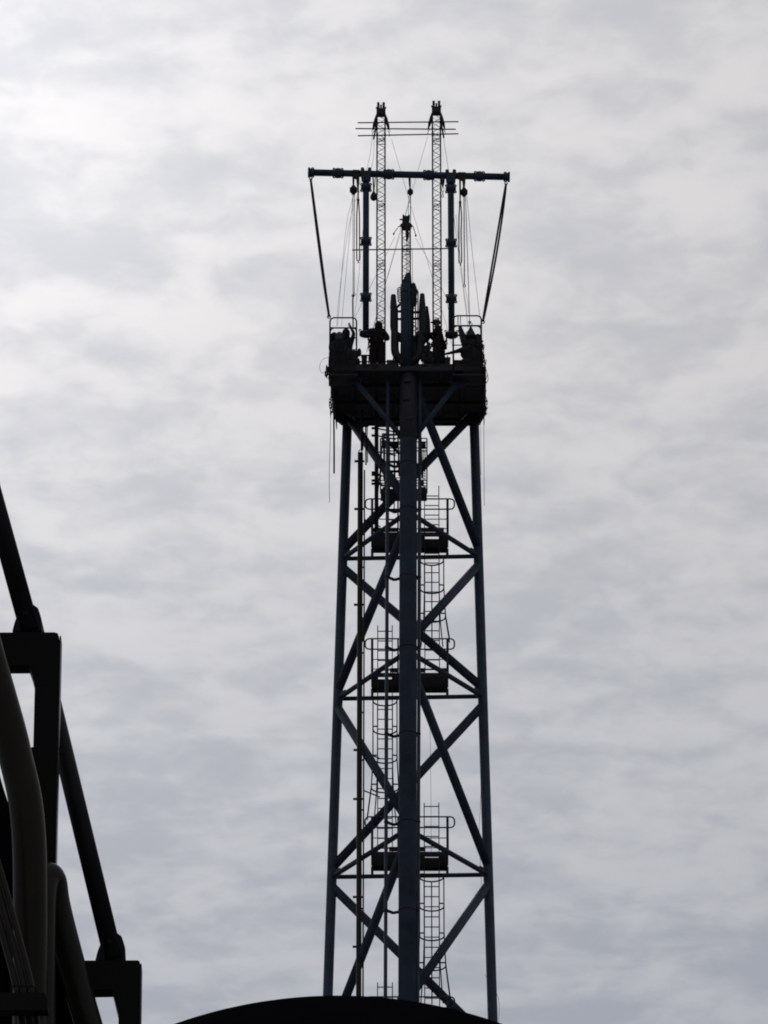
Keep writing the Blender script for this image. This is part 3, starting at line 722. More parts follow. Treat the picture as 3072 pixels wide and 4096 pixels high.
# ------------------------------------------------------------------ flare riser and burner tips
YT = Fz(ZD).y + .05
ft = thing('flare_riser', 'thick vertical riser with slanted top standing in the middle of the deck', 'riser', V((Fz(ZD).x, YT, ZT)))
def cp(x, y, dy=0): return at(*zC(x, y), YT + dy)
rt_ = cp(385, 290); xR = cp(338, 900).x
rz_top = cp(338, 520).z; rz_bot = ZD - .1
MB().tube([(xR, YT, ZT), (xR, YT, cp(0, 1450).z), (xR - .01, YT, rz_top)], [.200, .175, .165], 24).build('riser_pipe', riser_m, ft)
MB().tube([(cp(385, 0).x, YT, rz_top - .1), (cp(385, 0).x, YT, cp(0, 420).z), (cp(388, 0).x, YT, cp(0, 292).z)], [.12, .105, .088], 16).build('riser_tip', riser_m, ft)
MB().prism([cp(330, 300, -.02), cp(272, 430, -.02), cp(240, 620, -.02), cp(340, 640, -.02)], V((0, .05, 0))).build('wind_fin', riser_m, ft)
MB().tube([(xR + .105, YT - .155, rz_bot + .3), (xR + .09, YT - .15, rz_top - .1)], .032, 8).build('pilot_line', riser_m, ft)
MB().tube([(cp(470, 0).x, YT + .1, rz_bot + .3), (cp(470, 0).x, YT + .1, cp(0, 560).z)], .045, 8).build('pilot_line', steel_d, ft)
for z_ in (cp(0, 1090).z, cp(0, 700).z): MB().lathe((xR, YT, z_), (0, 0, 1), [(0, .18), (.01, .186), (.05, .186), (.06, .18)], 24).build('weld_band', riser_m, ft)
def burner(prof, xc, label, legx, s):
    """prof: list of (photo y, radius px) """
    t = thing('burner_tip', label, 'burner', at(xc, 1445, YT + .1), 'burner tips beside the riser')
    pts = [at(xc + dx, y, YT + .1) for y, r, dx in prof]; rs = [m_(pts[0], r) for y, r, dx in prof]
    MB().tube(pts, rs, 18).build('burner_body', steel_d, t)
    el = [at(xc + legx, 1330, YT + .1), at(xc + legx, 1395, YT + .1), at(xc + legx - s * 6, 1420, YT + .1), at(xc + legx - s * 22, 1440, YT + .1), at(1624, 1452, YT + .1)]
    MB().tube(curve(el, 5), .13, 14).build('elbow_pipe', steel_d, t)
    MB().tube([at(xc - s * -2 + legx - s * 2, 1408, YT), at(xc + legx + s * 7, 1446, YT)], .028, 8).build('stay_rod', rust, t)
    return t
bt1 = burner([(1180, 9.5, -3), (1183, 10.5, -3), (1226, 14, -2.5), (1240, 16, 0), (1305, 16.5, 0), (1332, 14, 2), (1400, 14, 3)], 1576.5, 'tall bullet-shaped burner tip left of the riser', 3, -1)
bt2 = burner([(1176, 8.5, 0), (1179, 9.5, 0), (1222, 13.5, 0), (1260, 15, 0), (1330, 16, 2), (1362, 16, 2), (1385, 12, -6)], 1689, 'tall bullet-shaped burner tip right of the riser', -9, 1)
MB().tube([at(1703, 1227, YT + .3), at(1708, 1229, YT + .3), at(1711, 1280, YT + .3), at(1712, 1345, YT + .3), at(1706, 1366, YT + .3)], [.03, .045, .075, .09, .07], 12).build('heat_shield', rust, bt2)
for x, y, s in ((168, 1085, 1), (168, 1245, 1), (175, 975, 1)):
    a, b = cp(110, y + (60 if y == 975 else 0), .1), cp(240, y - (70 if y == 975 else 0), .1); MB().tube([a, b], .042, 8).build('clamp_arm', steel_d, bt1)
MB().prism([cp(110, 1480, .1), cp(225, 1540, .1), cp(225, 1720, .1), cp(110, 1700, .1)], V((0, .06, 0))).build('web_plate', steel_d, bt1)
for y in (1105, 1240): MB().tube([cp(480, y, .1), cp(640, y - 8, .1)], .045, 8).build('clamp_arm', steel_d, bt2)
MB().prism([cp(470, 1600, .1), cp(640, 1560, .1), cp(640, 1800, .1), cp(560, 1960, .1), cp(470, 2060, .1)], V((0, .06, 0))).build('web_plate', steel_d, bt2)
# pilot burner box and cable clusters
pb_ = thing('pilot_box', 'dark pilot burner box with looping cables clamped right of the riser top', 'pilot burner', cp(510, 930, .05))
MB().prism([cp(458, 490, .05), cp(490, 472, .05), cp(530, 490, .05), cp(555, 560, .05), cp(580, 650, .05), cp(548, 800, .05), cp(535, 940, .05), cp(455, 945, .05)], V((0, .16, 0))).build('box_body', steel_d, pb_)
MB().tube(curve([cp(545, 590, 0), cp(588, 665, 0), cp(590, 760, 0), cp(590, 900, 0), cp(585, 1200, 0), cp(590, 1640, 0)], 6), .020, 7).build('cable', rust, pb_)
MB().tube(curve([cp(545, 700, 0), cp(555, 900, 0), cp(538, 1000, 0), cp(540, 1400, 0), cp(530, 1700, 0)], 6), .022, 7).build('cable', rust, pb_)
for x, y, r_ in ((520, 1350, 30), (525, 1450, 38), (575, 850, 22), (520, 1000, 24)):
    MB().tube(ringpts(cp(x, y, .0), m_(rt_, r_ / 5.27), m_(rt_, r_ * 1.3 / 5.27)), .016, 6, closed=True).build('cable_loop', steel_d, pb_)
lc = thing('cable_coil', 'tangled cable coil clamped left of the riser top', 'cable', cp(190, 890, 0))
for k in range(7):
    MB().tube(ringpts(cp(195 + random.uniform(-6, 6), 610 + k * 42, random.uniform(-.03, .03)), m_(rt_, 5.5), m_(rt_, 6.5)), .011, 6, closed=True).build('coil_turn', steel_d, lc)
MB().tube(curve([cp(235, 565), cp(195, 580), cp(160, 620), cp(162, 750), cp(175, 850), cp(205, 910)], 5), .015, 6).build('coil_lead', steel_d, lc)

# ------------------------------------------------------------------ personnel baskets
def basket(xl, xr, ytop, ymid, ybot, Y, label, rightleg):
    zt, zm, zb = at(xl, ytop, Y).z, [at(xl, y, Y).z for y in ymid], at(xl, ybot, Y).z
    XL, XR = at(xl, ytop, Y).x, at(xr, ytop, Y).x
    t = thing('personnel_basket', label, 'basket', ((XL + XR) / 2, Y, zb), 'personnel baskets at the deck ends')
    D = .75; R = .12
    for y in (Y, Y + D):
        pts = [V((XL, y, zb)), V((XL, y, zt - R)), V((XL + R * .35, y, zt - R * .3)), V((XL + R, y, zt)), V((XR - R, y, zt)), V((XR - R * .3, y, zt - R * .3)), V((XR, y, zt - R)), V((XR, y, zb if rightleg is None or y > Y else at(xr, rightleg, Y).z))]
        MB().tube(pts, .026, 8).build('side_frame', rust, t)
    for x in (XL, XR):
        for z in [zt - R] + zm[:1]: MB().tube([V((x, Y, z)), V((x, Y + D, z))], .02, 8).build('cross_bar', rust, t)
    for z in zm:
        for y in (Y, Y + D): MB().tube([V((XL, y, z)), V((XR, y, z))], .02, 8).build('cross_bar', rust, t)
    MB().box(((XL + XR) / 2, Y + D / 2, zb), XR - XL + .08, D + .06, .05).build('basket_floor', steel_d, t)
    return t, XL, XR, zb, zt
YQ = YF - .05
bk1, bl, br, bz, bt_ = basket(1320, 1426, 1271, (1311,), 1500, YQ, 'crowded personnel basket at the left end of the deck', 1380)
bk2, cl_x, cr_x, bz2, _ = basket(1813, 1925, 1263, (1302, 1340), 1500, YQ, 'personnel basket with a conical bag at the right end of the deck', None)
def netting(x0, x1, z0, z1_, y, parent, step=.055, r=.006):
    n_ = MB(); x = x0
    while x < x1: n_.tube([(x, y, z0), (x + .02, y, z1_)], r, 4); x += step
    z = z0
    while z < z1_: n_.tube([(x0, y, z), (x1, y, z)], r, 4); z += step
    return n_.build('mesh_panel', steel_d, parent)
zc1 = at(1320, 1395, YQ).z
netting(bl, br, bz, zc1, YQ, bk1, .045, .009); netting(bl, br, bz, zc1, YQ + .75, bk1, .05, .009)
zc2 = at(1320, 1395, YQ).z
netting(at(1852, 1400, YQ).x, cr_x, bz2, zc2, YQ, bk2, .045, .009); netting(at(1852, 1400, YQ).x, cr_x, bz2, zc2, YQ + .75, bk2, .05, .009)
MB().box(((bl + br) / 2 + .03, YQ + .74, at(0, 1452, YQ).z), br - bl - .1, .03, .52).build('kick_panel', steel_d, bk1)
MB().box((at(1888, 1400, YQ).x, YQ + .74, at(0, 1448, YQ).z), .58, .03, .55).build('kick_panel', steel_d, bk2)
for x in (1832, 1842):
    p0, p1 = at(x, 1266, YQ), at(x, 1287, YQ); MB().tube([p0, p1], .014, 6).build('lanyard', strap_m, bk2)
    MB().tube(ringpts(p1 + V((0, 0, -.04)), .018, .05), .007, 6, closed=True).build('carabiner', galv, bk2)

# hoist line to left basket
wire([zB(402, 600), zB(398, 650), zB(400, 790), zB(400, 850)], YQ + .1, 'taut pendant from the left chain hoist to the basket frame', .024, rust, 'basket_pendant', 'sling', 'basket pendants')
wire([zB(1279, 800), zB(1281, 822)], YQ + .1, 'short pendant hook above the conical bag', .018, chain_m, 'basket_pendant', 'sling', 'basket pendants')

# ------------------------------------------------------------------ people
def person(loc, J, label, face=-1, helmet='hard', coverall=cover, scale=1.0, bulk=1.0, helm_mat=None, legs=1.0):
    """J: joint positions in metres from the feet, x to the right of the photo, y away; face: unit x,y direction faced"""
    loc = V(loc)
    t = thing('person', label, 'person', loc, 'workers on the deck')
    D = dict(pelvis=(0, 0, .93), waist=(0, 0, 1.08), chest=(0, 0, 1.30), neck=(0, 0, 1.47), hb=(0, 0, 1.54), hm=(0, 0, 1.63), ht=(0, 0, 1.71),
             sl=(-.19, 0, 1.41), el=(-.27, 0, 1.15), wl=(-.27, -.08, .92), sr=(.19, 0, 1.41), er=(.27, 0, 1.15), wr=(.27, -.08, .92),
             hl=(-.10, 0, .88), kl=(-.12, -.02, .49), al=(-.13, .02, .09), tl=(-.14, -.15, .04),
             hr=(.10, 0, .88), kr=(.12, -.02, .49), ar=(.13, .02, .09), tr=(.14, -.15, .04))
    D.update(J)
    Rr = dict(pelvis=.155, waist=.15, chest=.175, neck=.075, hb=.075, hm=.105, ht=.075, sl=.09, el=.068, wl=.04, sr=.09, er=.068, wr=.04,
              hl=.11, kl=.08, al=.055, tl=.04, hr=.11, kr=.08, ar=.055, tr=.04)
    names = list(D); idx = {n_: i for i, n_ in enumerate(names)}
    verts = [V(D[n_]) * scale for n_ in names]; rad = [Rr[n_] * scale * (bulk * (legs if n_ in ('hl', 'kl', 'al', 'hr', 'kr', 'ar') else 1) if n_ not in ('neck', 'hb', 'hm', 'ht', 'wl', 'wr', 'tl', 'tr') else 1) for n_ in names]
    edges = [(idx[a], idx[b]) for a, b in (('pelvis', 'waist'), ('waist', 'chest'), ('chest', 'neck'), ('neck', 'hb'), ('hb', 'hm'), ('hm', 'ht'),
             ('chest', 'sl'), ('sl', 'el'), ('el', 'wl'), ('chest', 'sr'), ('sr', 'er'), ('er', 'wr'),
             ('pelvis', 'hl'), ('hl', 'kl'), ('kl', 'al'), ('al', 'tl'), ('pelvis', 'hr'), ('hr', 'kr'), ('kr', 'ar'), ('ar', 'tr'))]
    roots = [idx['pelvis']]
    hands = []
    for s, w, e in ((-1, 'wl', 'el'), (1, 'wr', 'er')):
        wv, ev = verts[idx[w]], verts[idx[e]]; d = (wv - ev).normalized(); pc = wv + d * .055
        verts.append(wv + d * .045); rad.append(.034); i0 = len(verts) - 1; edges.append((idx[w], i0))
        verts.append(wv + d * .085); rad.append(.036); edges.append((i0, i0 + 1)); hands.append(wv + d * .08)
        side = d.cross(V((0, 1, 0)));
        if side.length < .1: side = d.cross(V((0, 0, 1)))
        side.normalize(); nrm = d.cross(side)
        for k, ln in enumerate((.062, .074, .068, .055)):
            b = wv + d * .075 + side * (k - 1.5) * .019; i1 = len(verts)
            verts += [b, b + d * ln * .6 + nrm * .006, b + d * ln * .95 + nrm * .03, b + d * ln * .95 + nrm * .055]; rad += [.010, .009, .0085, .008]
            edges += [(i1, i1 + 1), (i1 + 1, i1 + 2), (i1 + 2, i1 + 3)]; roots.append(i1)
        b = wv + d * .045 + side * .024; i1 = len(verts)
        verts += [b, b + side * .03 + d * .02, b + side * .035 + d * .05 + nrm * .01]; rad += [.011, .010, .009]; edges += [(i1, i1 + 1), (i1 + 1, i1 + 2)]; roots.append(i1)
    # nose and ears
    fd = V((face, -.25, 0)).normalized() if face else V((0, -1, 0))
    hm = verts[idx['hm']]; i1 = len(verts)
    verts += [hm + fd * .085 + V((0, 0, .01)), hm + fd * .118 + V((0, 0, -.02))]; rad += [.012, .014]; edges.append((i1, i1 + 1)); roots.append(i1)
    sd = fd.cross(V((0, 0, 1)))
    for s in (-1, 1):
        i1 = len(verts); verts += [hm + sd * s * .088 + V((0, 0, .02)), hm + sd * s * .10 + V((0, 0, -.025))]; rad += [.014, .012]; edges.append((i1, i1 + 1)); roots.append(i1)
    me = bpy.data.meshes.new('tmp'); me.from_pydata(verts, edges, []); me.update()
    ob = bpy.data.objects.new('tmp', me); COL.objects.link(ob)
    md = ob.modifiers.new('s', 'SKIN'); md.use_smooth_shade = True; ob.modifiers.new('u', 'SUBSURF').levels = 1
    me.skin_vertices.new() if not me.skin_vertices else None
    for i, r in enumerate(rad):
        me.skin_vertices[0].data[i].radius = (r, r); me.skin_vertices[0].data[i].use_root = i in roots
    bpy.context.view_layer.update()
    dg = bpy.context.evaluated_depsgraph_get(); nm = bpy.data.meshes.new_from_object(ob.evaluated_get(dg)); nm.name = 'body'
    bpy.data.objects.remove(ob); 
    nm.materials.clear(); nm.materials.append(coverall); nm.materials.append(skin_m); nm.materials.append(steel_d); nm.materials.append(glove)
    for p in nm.polygons:
        c_ = p.center; p.use_smooth = True; p.material_index = 0
        if (c_ - hm).length < .135 * scale: p.material_index = 1
        elif any((c_ - h).length < .11 for h in hands): p.material_index = 3
        elif c_.z < .11 * scale and 'crouch' not in J: p.material_index = 2
    bo = bpy.data.objects.new('body', nm); COL.objects.link(bo); bo.parent = t; bo['_w'] = list(loc)
    hmw = loc + hm
    # eyes and mouth on the face
    fm = MB()
    for s in (-1, 1): fm.ball(hmw + fd * .092 + sd * s * .033 + V((0, 0, .005)), .012, .012, .009, 8, 6)
    fm.build('eyes', steel_d, t)
    if helmet == 'hard':
        h = MB(); b = hmw + V((0, 0, .035)); h.lathe(b, (0, 0, 1), [(0, .125), (.03, .128), (.07, .115), (.105, .085), (.125, .045), (.13, .001)], 18)
        h.lathe(b - V((0, 0, .005)), (0, 0, 1), [(0, .14), (.012, .14)], 18)
        h.prism([b + fd * .10 + sd * .08, b + fd * .185 + sd * .05, b + fd * .185 - sd * .05, b + fd * .10 - sd * .08], V((0, 0, .012)))
        h.build('helmet', helm_mat or helm_m, t)
        MB().tube([b + sd * .11, hmw + fd * .07 + V((0, 0, -.12)), b - sd * .11], .008, 6).build('chin_strap', harn_m, t)
    else:
        h = MB(); h.lathe(hmw + V((0, .02, -.16)), (0, 0, 1), [(0, .10), (.06, .125), (.16, .13), (.23, .115), (.28, .075), (.31, .03)], 16)
        h.build('hood', helm_mat or coverall, t)
    # harness
    ch, wa, pe = (loc + verts[idx[q]] for q in ('chest', 'waist', 'pelvis'))
    hb = MB(); 
    for zz_, rr in ((pe.z + .04, .185 * bulk),):
        hb.tube([V((pe.x + rr * math.cos(k * math.pi / 8), pe.y + rr * .95 * math.sin(k * math.pi / 8), zz_)) for k in range(16)], .018, 6, closed=True)
    hb.tube([pe + V((-.12, -.16, .03)), ch + V((.10, -.18, .08))], .014, 6); hb.tube([pe + V((.12, -.16, .03)), ch + V((-.10, -.18, .08))], .014, 6)
    hb.build('harness', harn_m, t)
    return t, pe
def floor_at(px, Y): return atz(px, Y, ZT)
# bulky worker seen square on, elbows out
Yw = YF + .42
L1 = floor_at(1508, Yw); 
t4, pe4 = person(L1, dict(el=(-.33, -.10, 1.20), wl=(-.20, -.28, 1.14), er=(.36, -.06, 1.12), wr=(.16, -.26, 1.08), sl=(-.22, 0, 1.42), sr=(.20, 0, 1.42),
        neck=(.03, -.02, 1.49), hb=(.04, -.04, 1.55), hm=(.05, -.05, 1.63), ht=(.05, -.05, 1.70), kl=(-.13, -.03, .49), kr=(.13, -.03, .49), al=(-.14, 0, .09), ar=(.14, 0, .09), tl=(-.15, -.15, .04), tr=(.15, -.15, .04)),
        'bulky worker in a red-brown hooded jacket standing left of the riser, elbows out', 0, 'hood', cover, 1.0, 1.42, legs=1.18)
def tools(t, c, n_, sx, sz, name='tool_pouch'):
    k = MB()
    for i in range(n_):
        p = c + V((random.uniform(-sx, sx), random.uniform(-.05, .05), random.uniform(-sz, sz)))
        k.ball(p, random.uniform(.02, .045), .03, random.uniform(.03, .07), 8, 6, .15)
    k.build(name, harn_m, t)
tools(t4, pe4 + V((.23, -.05, -.1)), 7, .03, .15); tools(t4, pe4 + V((-.24, -.05, .02)), 6, .03, .17)
lan = MB(); lan.tube(curve([pe4 + V((-.2, -.1, .2)), pe4 + V((-.28, -.12, .05)), pe4 + V((-.25, -.1, -.25)), pe4 + V((-.1, -.15, -.35)), pe4 + V((0, -.15, -.05))], 5), .011, 6); lan.build('lanyard', harn_m, t4)
# helmeted worker in profile facing left
L2 = floor_at(1758, Yw)
t5, pe5 = person(L2, dict(neck=(-.03, 0, 1.50), hb=(-.06, 0, 1.56), hm=(-.09, 0, 1.645), ht=(-.08, 0, 1.73), chest=(.01, 0, 1.30), waist=(-.0, 0, 1.08),
        sl=(-.05, -.17, 1.40), el=(-.16, -.22, 1.18), wl=(-.36, -.18, 1.22), sr=(.02, .17, 1.40), er=(-.12, .20, 1.16), wr=(-.33, .12, 1.30),
        hl=(-.02, -.1, .88), hr=(.02, .1, .88), kl=(-.10, -.12, .48), al=(-.04, -.12, .09), tl=(-.2, -.12, .04), kr=(.06, .1, .48), ar=(.12, .1, .09), tr=(-.04, .1, .04)),
        'worker in a hard hat turned left with both arms reaching to the burner', -1, 'hard', cover, 1.03, 1.38, legs=1.2)
tools(t5, pe5 + V((.20, -.05, .02)), 7, .03, .16); tools(t5, pe5 + V((-.22, -.1, .05)), 6, .04, .14)
# crouching worker at his knees (dark, bulky)
L3 = floor_at(1712, Yw + .05)
person(L3, dict(pelvis=(.12, 0, .34), waist=(.10, -.02, .45), chest=(.02, -.05, .60), neck=(-.02, -.1, .72), hb=(-.03, -.12, .77), hm=(-.05, -.13, .83), ht=(-.06, -.13, .90),
        sl=(-.12, -.12, .66), el=(-.16, -.22, .45), wl=(-.14, -.30, .28), sr=(.13, -.08, .68), er=(.12, -.25, .48), wr=(-.02, -.32, .34),
        hl=(.06, -.08, .30), kl=(-.06, -.32, .40), al=(-.04, -.2, .09), tl=(-.06, -.34, .04), hr=(.18, -.04, .30), kr=(.14, -.30, .42), ar=(.16, -.16, .09), tr=(.16, -.3, .04), crouch=(0.1, 0, .3)) if False else
        dict(pelvis=(.12, 0, .34), waist=(.10, -.02, .45), chest=(.02, -.05, .60), neck=(-.02, -.1, .72), hb=(-.03, -.12, .77), hm=(-.05, -.13, .83), ht=(-.06, -.13, .90),
        sl=(-.12, -.12, .66), el=(-.16, -.22, .45), wl=(-.14, -.30, .28), sr=(.13, -.08, .68), er=(.12, -.25, .48), wr=(-.02, -.32, .34),
        hl=(.06, -.08, .30), kl=(-.06, -.32, .40), al=(-.04, -.2, .09), tl=(-.06, -.34, .04), hr=(.18, -.04, .30), kr=(.14, -.30, .42), ar=(.16, -.16, .09), tr=(.16, -.3, .04)),
        'dark figure crouching low between the right burner and the helmeted worker', -1, 'hood', cover2, .92, 1.25)
# three in the left basket
fb = V((0, 0, bz + .03))
def bfloor(px, dy): p = at(px, 1490, YQ + dy); return V((p.x, YQ + dy, bz + .03))
person(bfloor(1357, .30), dict(neck=(0, -.02, 1.33), hb=(0, -.04, 1.39), hm=(0, -.05, 1.47), ht=(0, -.05, 1.55), chest=(0, 0, 1.15), waist=(0, 0, .98), pelvis=(0, 0, .86), sl=(-.17, 0, 1.26), sr=(.17, 0, 1.26), el=(-.22, -.08, 1.0), wl=(-.12, -.2, .86), er=(.22, -.08, 1.0), wr=(.12, -.2, .86)),
       'worker in a pale grey hood in the middle of the left basket', 0, 'hood', cover2, 1.0, 1.0, helm_w)
person(bfloor(1390, .52), dict(neck=(-.03, -.02, 1.56), hb=(-.04, -.03, 1.62), hm=(-.05, -.04, 1.70), ht=(-.05, -.04, 1.78), chest=(0, 0, 1.36), waist=(0, 0, 1.12), pelvis=(0, 0, .95), sl=(-.13, 0, 1.47), sr=(.15, 0, 1.47), el=(-.20, -.1, 1.3), wl=(-.06, -.15, 1.6), er=(.2, -.1, 1.65), wr=(.10, -.1, 1.86)),
       'tallest worker in the left basket, arms raised to the top rail', 0, 'hood', cover2, 1.0, .95)
person(bfloor(1336, .5), dict(neck=(0, -.02, 1.44), hb=(0, -.03, 1.49), hm=(0, -.03, 1.56), ht=(0, -.03, 1.64), chest=(0, 0, 1.24), sl=(-.12, .05, 1.34), sr=(.12, -.05, 1.34), el=(-.12, 0, 1.1), wl=(-.08, -.15, .95), er=(.16, -.1, 1.1), wr=(.1, -.2, .95)),
       'dark slim worker against the left post of the left basket', 0, 'hood', cover, 1.0, .85)
# gear in and round the baskets
def lump(px, py, rx, ry, Y, m, name, label, cat, jit=.12):
    p = at(px, py, Y); o = MB().ball(p, m_(p, rx), m_(p, rx) * .7, m_(p, ry) / .914, 14, 10, jit).build(name, m, None, p); return tag(o, label, cat)
lump(1437, 1410, 9, 17, YF + .35, rust, 'gas_bottle', 'rounded red-brown bottle top just right of the left basket', 'gas bottle', .02)
bg1 = thing('gear_pile', 'dark pile of kit bags heaped inside the lower left basket', 'gear pile', at(1385, 1480, YF + .4))
for x, y, rx, ry in ((1350, 1420, 26, 34), (1385, 1425, 30, 36), (1412, 1430, 22, 30), (1345, 1465, 24, 22), (1400, 1462, 34, 20), (1425, 1448, 16, 16)):
    p = at(x, y, YF + .40); MB().ball(p, m_(p, rx), .2, m_(p, ry) / .914, 14, 10, .08).build('kit_bag', steel_d, bg1)
bg2 = thing('gear_pile', 'dark ragged kit heaped in the lower right basket', 'gear pile', at(1885, 1480, YF + .4))
for x, y, rx, ry in ((1861, 1372, 16, 26), (1884, 1372, 26, 34), (1912, 1372, 16, 36), (1858, 1410, 18, 24), (1890, 1420, 30, 34), (1918, 1430, 18, 40), (1868, 1450, 26, 20), (1905, 1465, 26, 20)):
    p = at(x, y, YF + .40); MB().ball(p, m_(p, rx), .2, m_(p, ry) / .914, 14, 10, .08).build('kit_bag', steel_d, bg2)
c = at(1883, 1335, YF + .3); cone = thing('lifting_bag', 'conical grey canvas bag hooked up inside the right basket', 'bag', c)
zz0 = at(0, 1352, YF + .3).z; zz1 = at(0, 1304, YF + .3).z
MB().lathe(V((c.x, YF + .3, zz0)), (0, 0, 1), [(0, .20), (.05, .19), ((zz1 - zz0) * .45, .12), ((zz1 - zz0) * .8, .055), (zz1 - zz0, .02)], 16).build('bag_body', canvas, cone)
MB().tube(ringpts(V((c.x - .0, YF + .25, zz1 + .05)), .05, .05), .011, 6, closed=True).build('hook_ring', chain_m, cone)
MB().tube(curve([V((c.x - .08, YF + .22, zz0 + .22)), V((c.x - .17, YF + .22, zz0 + .12)), V((c.x - .17, YF + .22, zz0 + .05)), V((c.x - .08, YF + .22, zz0))], 5), .012, 6).build('carry_handle', strap_m, cone)
bp_ = MB().prism([at(*zR(1032, 385), YF + .3), at(*zR(1060, 372), YF + .3), at(*zR(1095, 385), YF + .3), at(*zR(1175, 560), YF + .3), at(*zR(1180, 640), YF + .3), at(*zR(1075, 640), YF + .3), at(*zR(1045, 500), YF + .3)], V((0, .14, 0)))
tag(bp_.build('canvas_roll', canvas, None, at(1850, 1365, YF + .3)), 'grey canvas roll leaning left of the conical bag', 'canvas roll')
nz = MB().tube([at(*zR(788, 872), YF + .2), at(*zR(960, 832), YF + .2), at(*zR(1120, 790), YF + .2), at(*zR(1260, 770), YF + .2)], [.035, .055, .10, .13], 14)
tag(nz.build('tapered_pipe', rust, None, at(*zR(1000, 830), YF + .2)), 'rusty tapered pipe lying from helmeted worker to right basket', 'pipe')
def crate(x0, y0, x1, y1, Y, label):
    a, b = at(x0, y0, Y), at(x1, y1, Y); t = thing('tool_box', label, 'tool box', ((a.x + b.x) / 2, Y, b.z), 'boxes standing on the deck')
    MB().box(((a.x + b.x) / 2, Y + .12, (a.z + b.z) / 2), b.x - a.x, .24, a.z - b.z).build('box_body', steel_d, t)
    MB().box(((a.x + b.x) / 2, Y + .12, a.z + .01), b.x - a.x + .02, .26, .02).build('lid', steel_d, t)
crate(1779, 1431, 1801, 1462, YF + .4, 'small black tool box behind the tapered pipe')
crate(1655, 1436, 1676, 1462, YF + .4, 'black box at the foot of the riser on its right')
crate(1548, 1442, 1592, 1462, YF + .4, 'wide low black box between bulky worker and left burner')
crate(1446, 1421, 1468, 1446, YF + .6, 'black box on the rail behind the red-brown bottle')
crate(1815, 1445, 1850, 1464, YF + .4, 'low black box left of the right basket on the deck')
# ragged rope ends along the deck ends
def tangle(cx, cy, w, h, n_, Y, label):
    c = at(cx, cy, Y); t = MB()
    for i in range(n_):
        a = c + V((random.uniform(-w, w), random.uniform(-.05, .05), random.uniform(-h, h)))
        t.tube(curve([a, a + V((random.uniform(-.08, .08), 0, -.07)), a + V((random.uniform(-.08, .08), 0, .05)), a + V((random.uniform(-.05, .05), 0, -.14))], 4), random.uniform(.008, .018), 6)
    tag(t.build('rope_tangle', harn_m, None, c), label, 'rope', 'tangled ropes tied along the deck ends')
tangle(1311, 1480, .05, .14, 12, YF - .06, 'tangled rope knot on the left deck end by the wire loop')
tangle(1327, 1525, .03, .45, 18, YF + .0, 'frayed rope ends tied down the left deck edge')
tangle(1928, 1375, .03, .3, 14, YF - .05, 'tangled rope tied to the right post of the right basket')
tangle(1934, 1470, .03, .5, 22, YF - .05, 'rope ends bunched on the right deck corner')
tangle(1940, 1610, .03, .4, 14, YF + .6, 'frayed rope hanging at the lower right deck edge')
for i_, (px_, py_, w_, h_, lab_) in enumerate(((1330, 1500, .12, .30, 'black kit pouch tied to the far left corner of the deck edge'), (1462, 1462, .28, .12, 'flat black pouch lying at the deck edge left of the bulky worker'),
        (1604, 1452, .14, .22, 'black pouch at the deck edge just left of the riser foot'), (1700, 1462, .22, .13, 'black pouch at the deck edge right of the riser foot'), (1936, 1560, .10, .34, 'black kit pouch tied low on the right deck edge'))):
    p_ = at(px_, py_, YF - .02 if py_ < 1510 else YF + .6); tag(MB().ball(p_, w_ / 2, .06, h_ / 2, 12, 8, .12).build('kit_pouch', harn_m, None, p_), lab_, 'pouch', 'kit pouches along the deck edge')
tangle(1326, 1620, .03, .35, 12, YF + .8, 'frayed rope hanging at the lower left deck edge')
tangle(1500, 1458, .12, .05, 8, YF - .03, 'loose cord bundle at the feet of the bulky worker')
tangle(1750, 1460, .14, .05, 8, YF - .03, 'loose cord bundle at the feet of the helmeted worker')
tangle(1717, 1375, .06, .12, 14, YF + .3, 'tangled cords between right burner and helmeted worker')
# side posts linking the deck ends to the skirt
for px, y0, y1, lab in ((1326, 1505, 1592, 'vertical tube clamped to the left deck edge'), (1938, 1500, 1650, 'vertical tube clamped to the right deck edge')):
    o = MB().tube([at(px, y0, YF + .25), at(px, y1, YF + .25)], .03, 8).build('edge_tube', rust, None, at(px, y1, YF + .25)); tag(o, lab, 'tube', 'tubes clamped to the deck ends')

# ------------------------------------------------------------------ domed vessel in front of the tower foot
YV = 55.0
ctop = at(1358, 3982, YV)
Rv = m_(ctop, 1960)
dirv = (ctop - CAM).normalized(); upn = (V((0, 0, 1)) - dirv * dirv.z).normalized()
cv = ctop - upn * Rv
ves = thing('domed_vessel', 'huge black domed vessel top filling the bottom edge before the tower', 'vessel', (cv.x, cv.y, 0))
prof = [(-.02, Rv)] + [(Rv * math.sin(a), Rv * math.cos(a)) for a in [math.radians(x) for x in range(0, 91, 2)]]
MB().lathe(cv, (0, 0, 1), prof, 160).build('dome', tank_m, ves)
MB().lathe(V((cv.x, cv.y, 0)), (0, 0, 1), [(0, Rv), (cv.z - .02, Rv)], 160).build('shell', tank_m, ves)

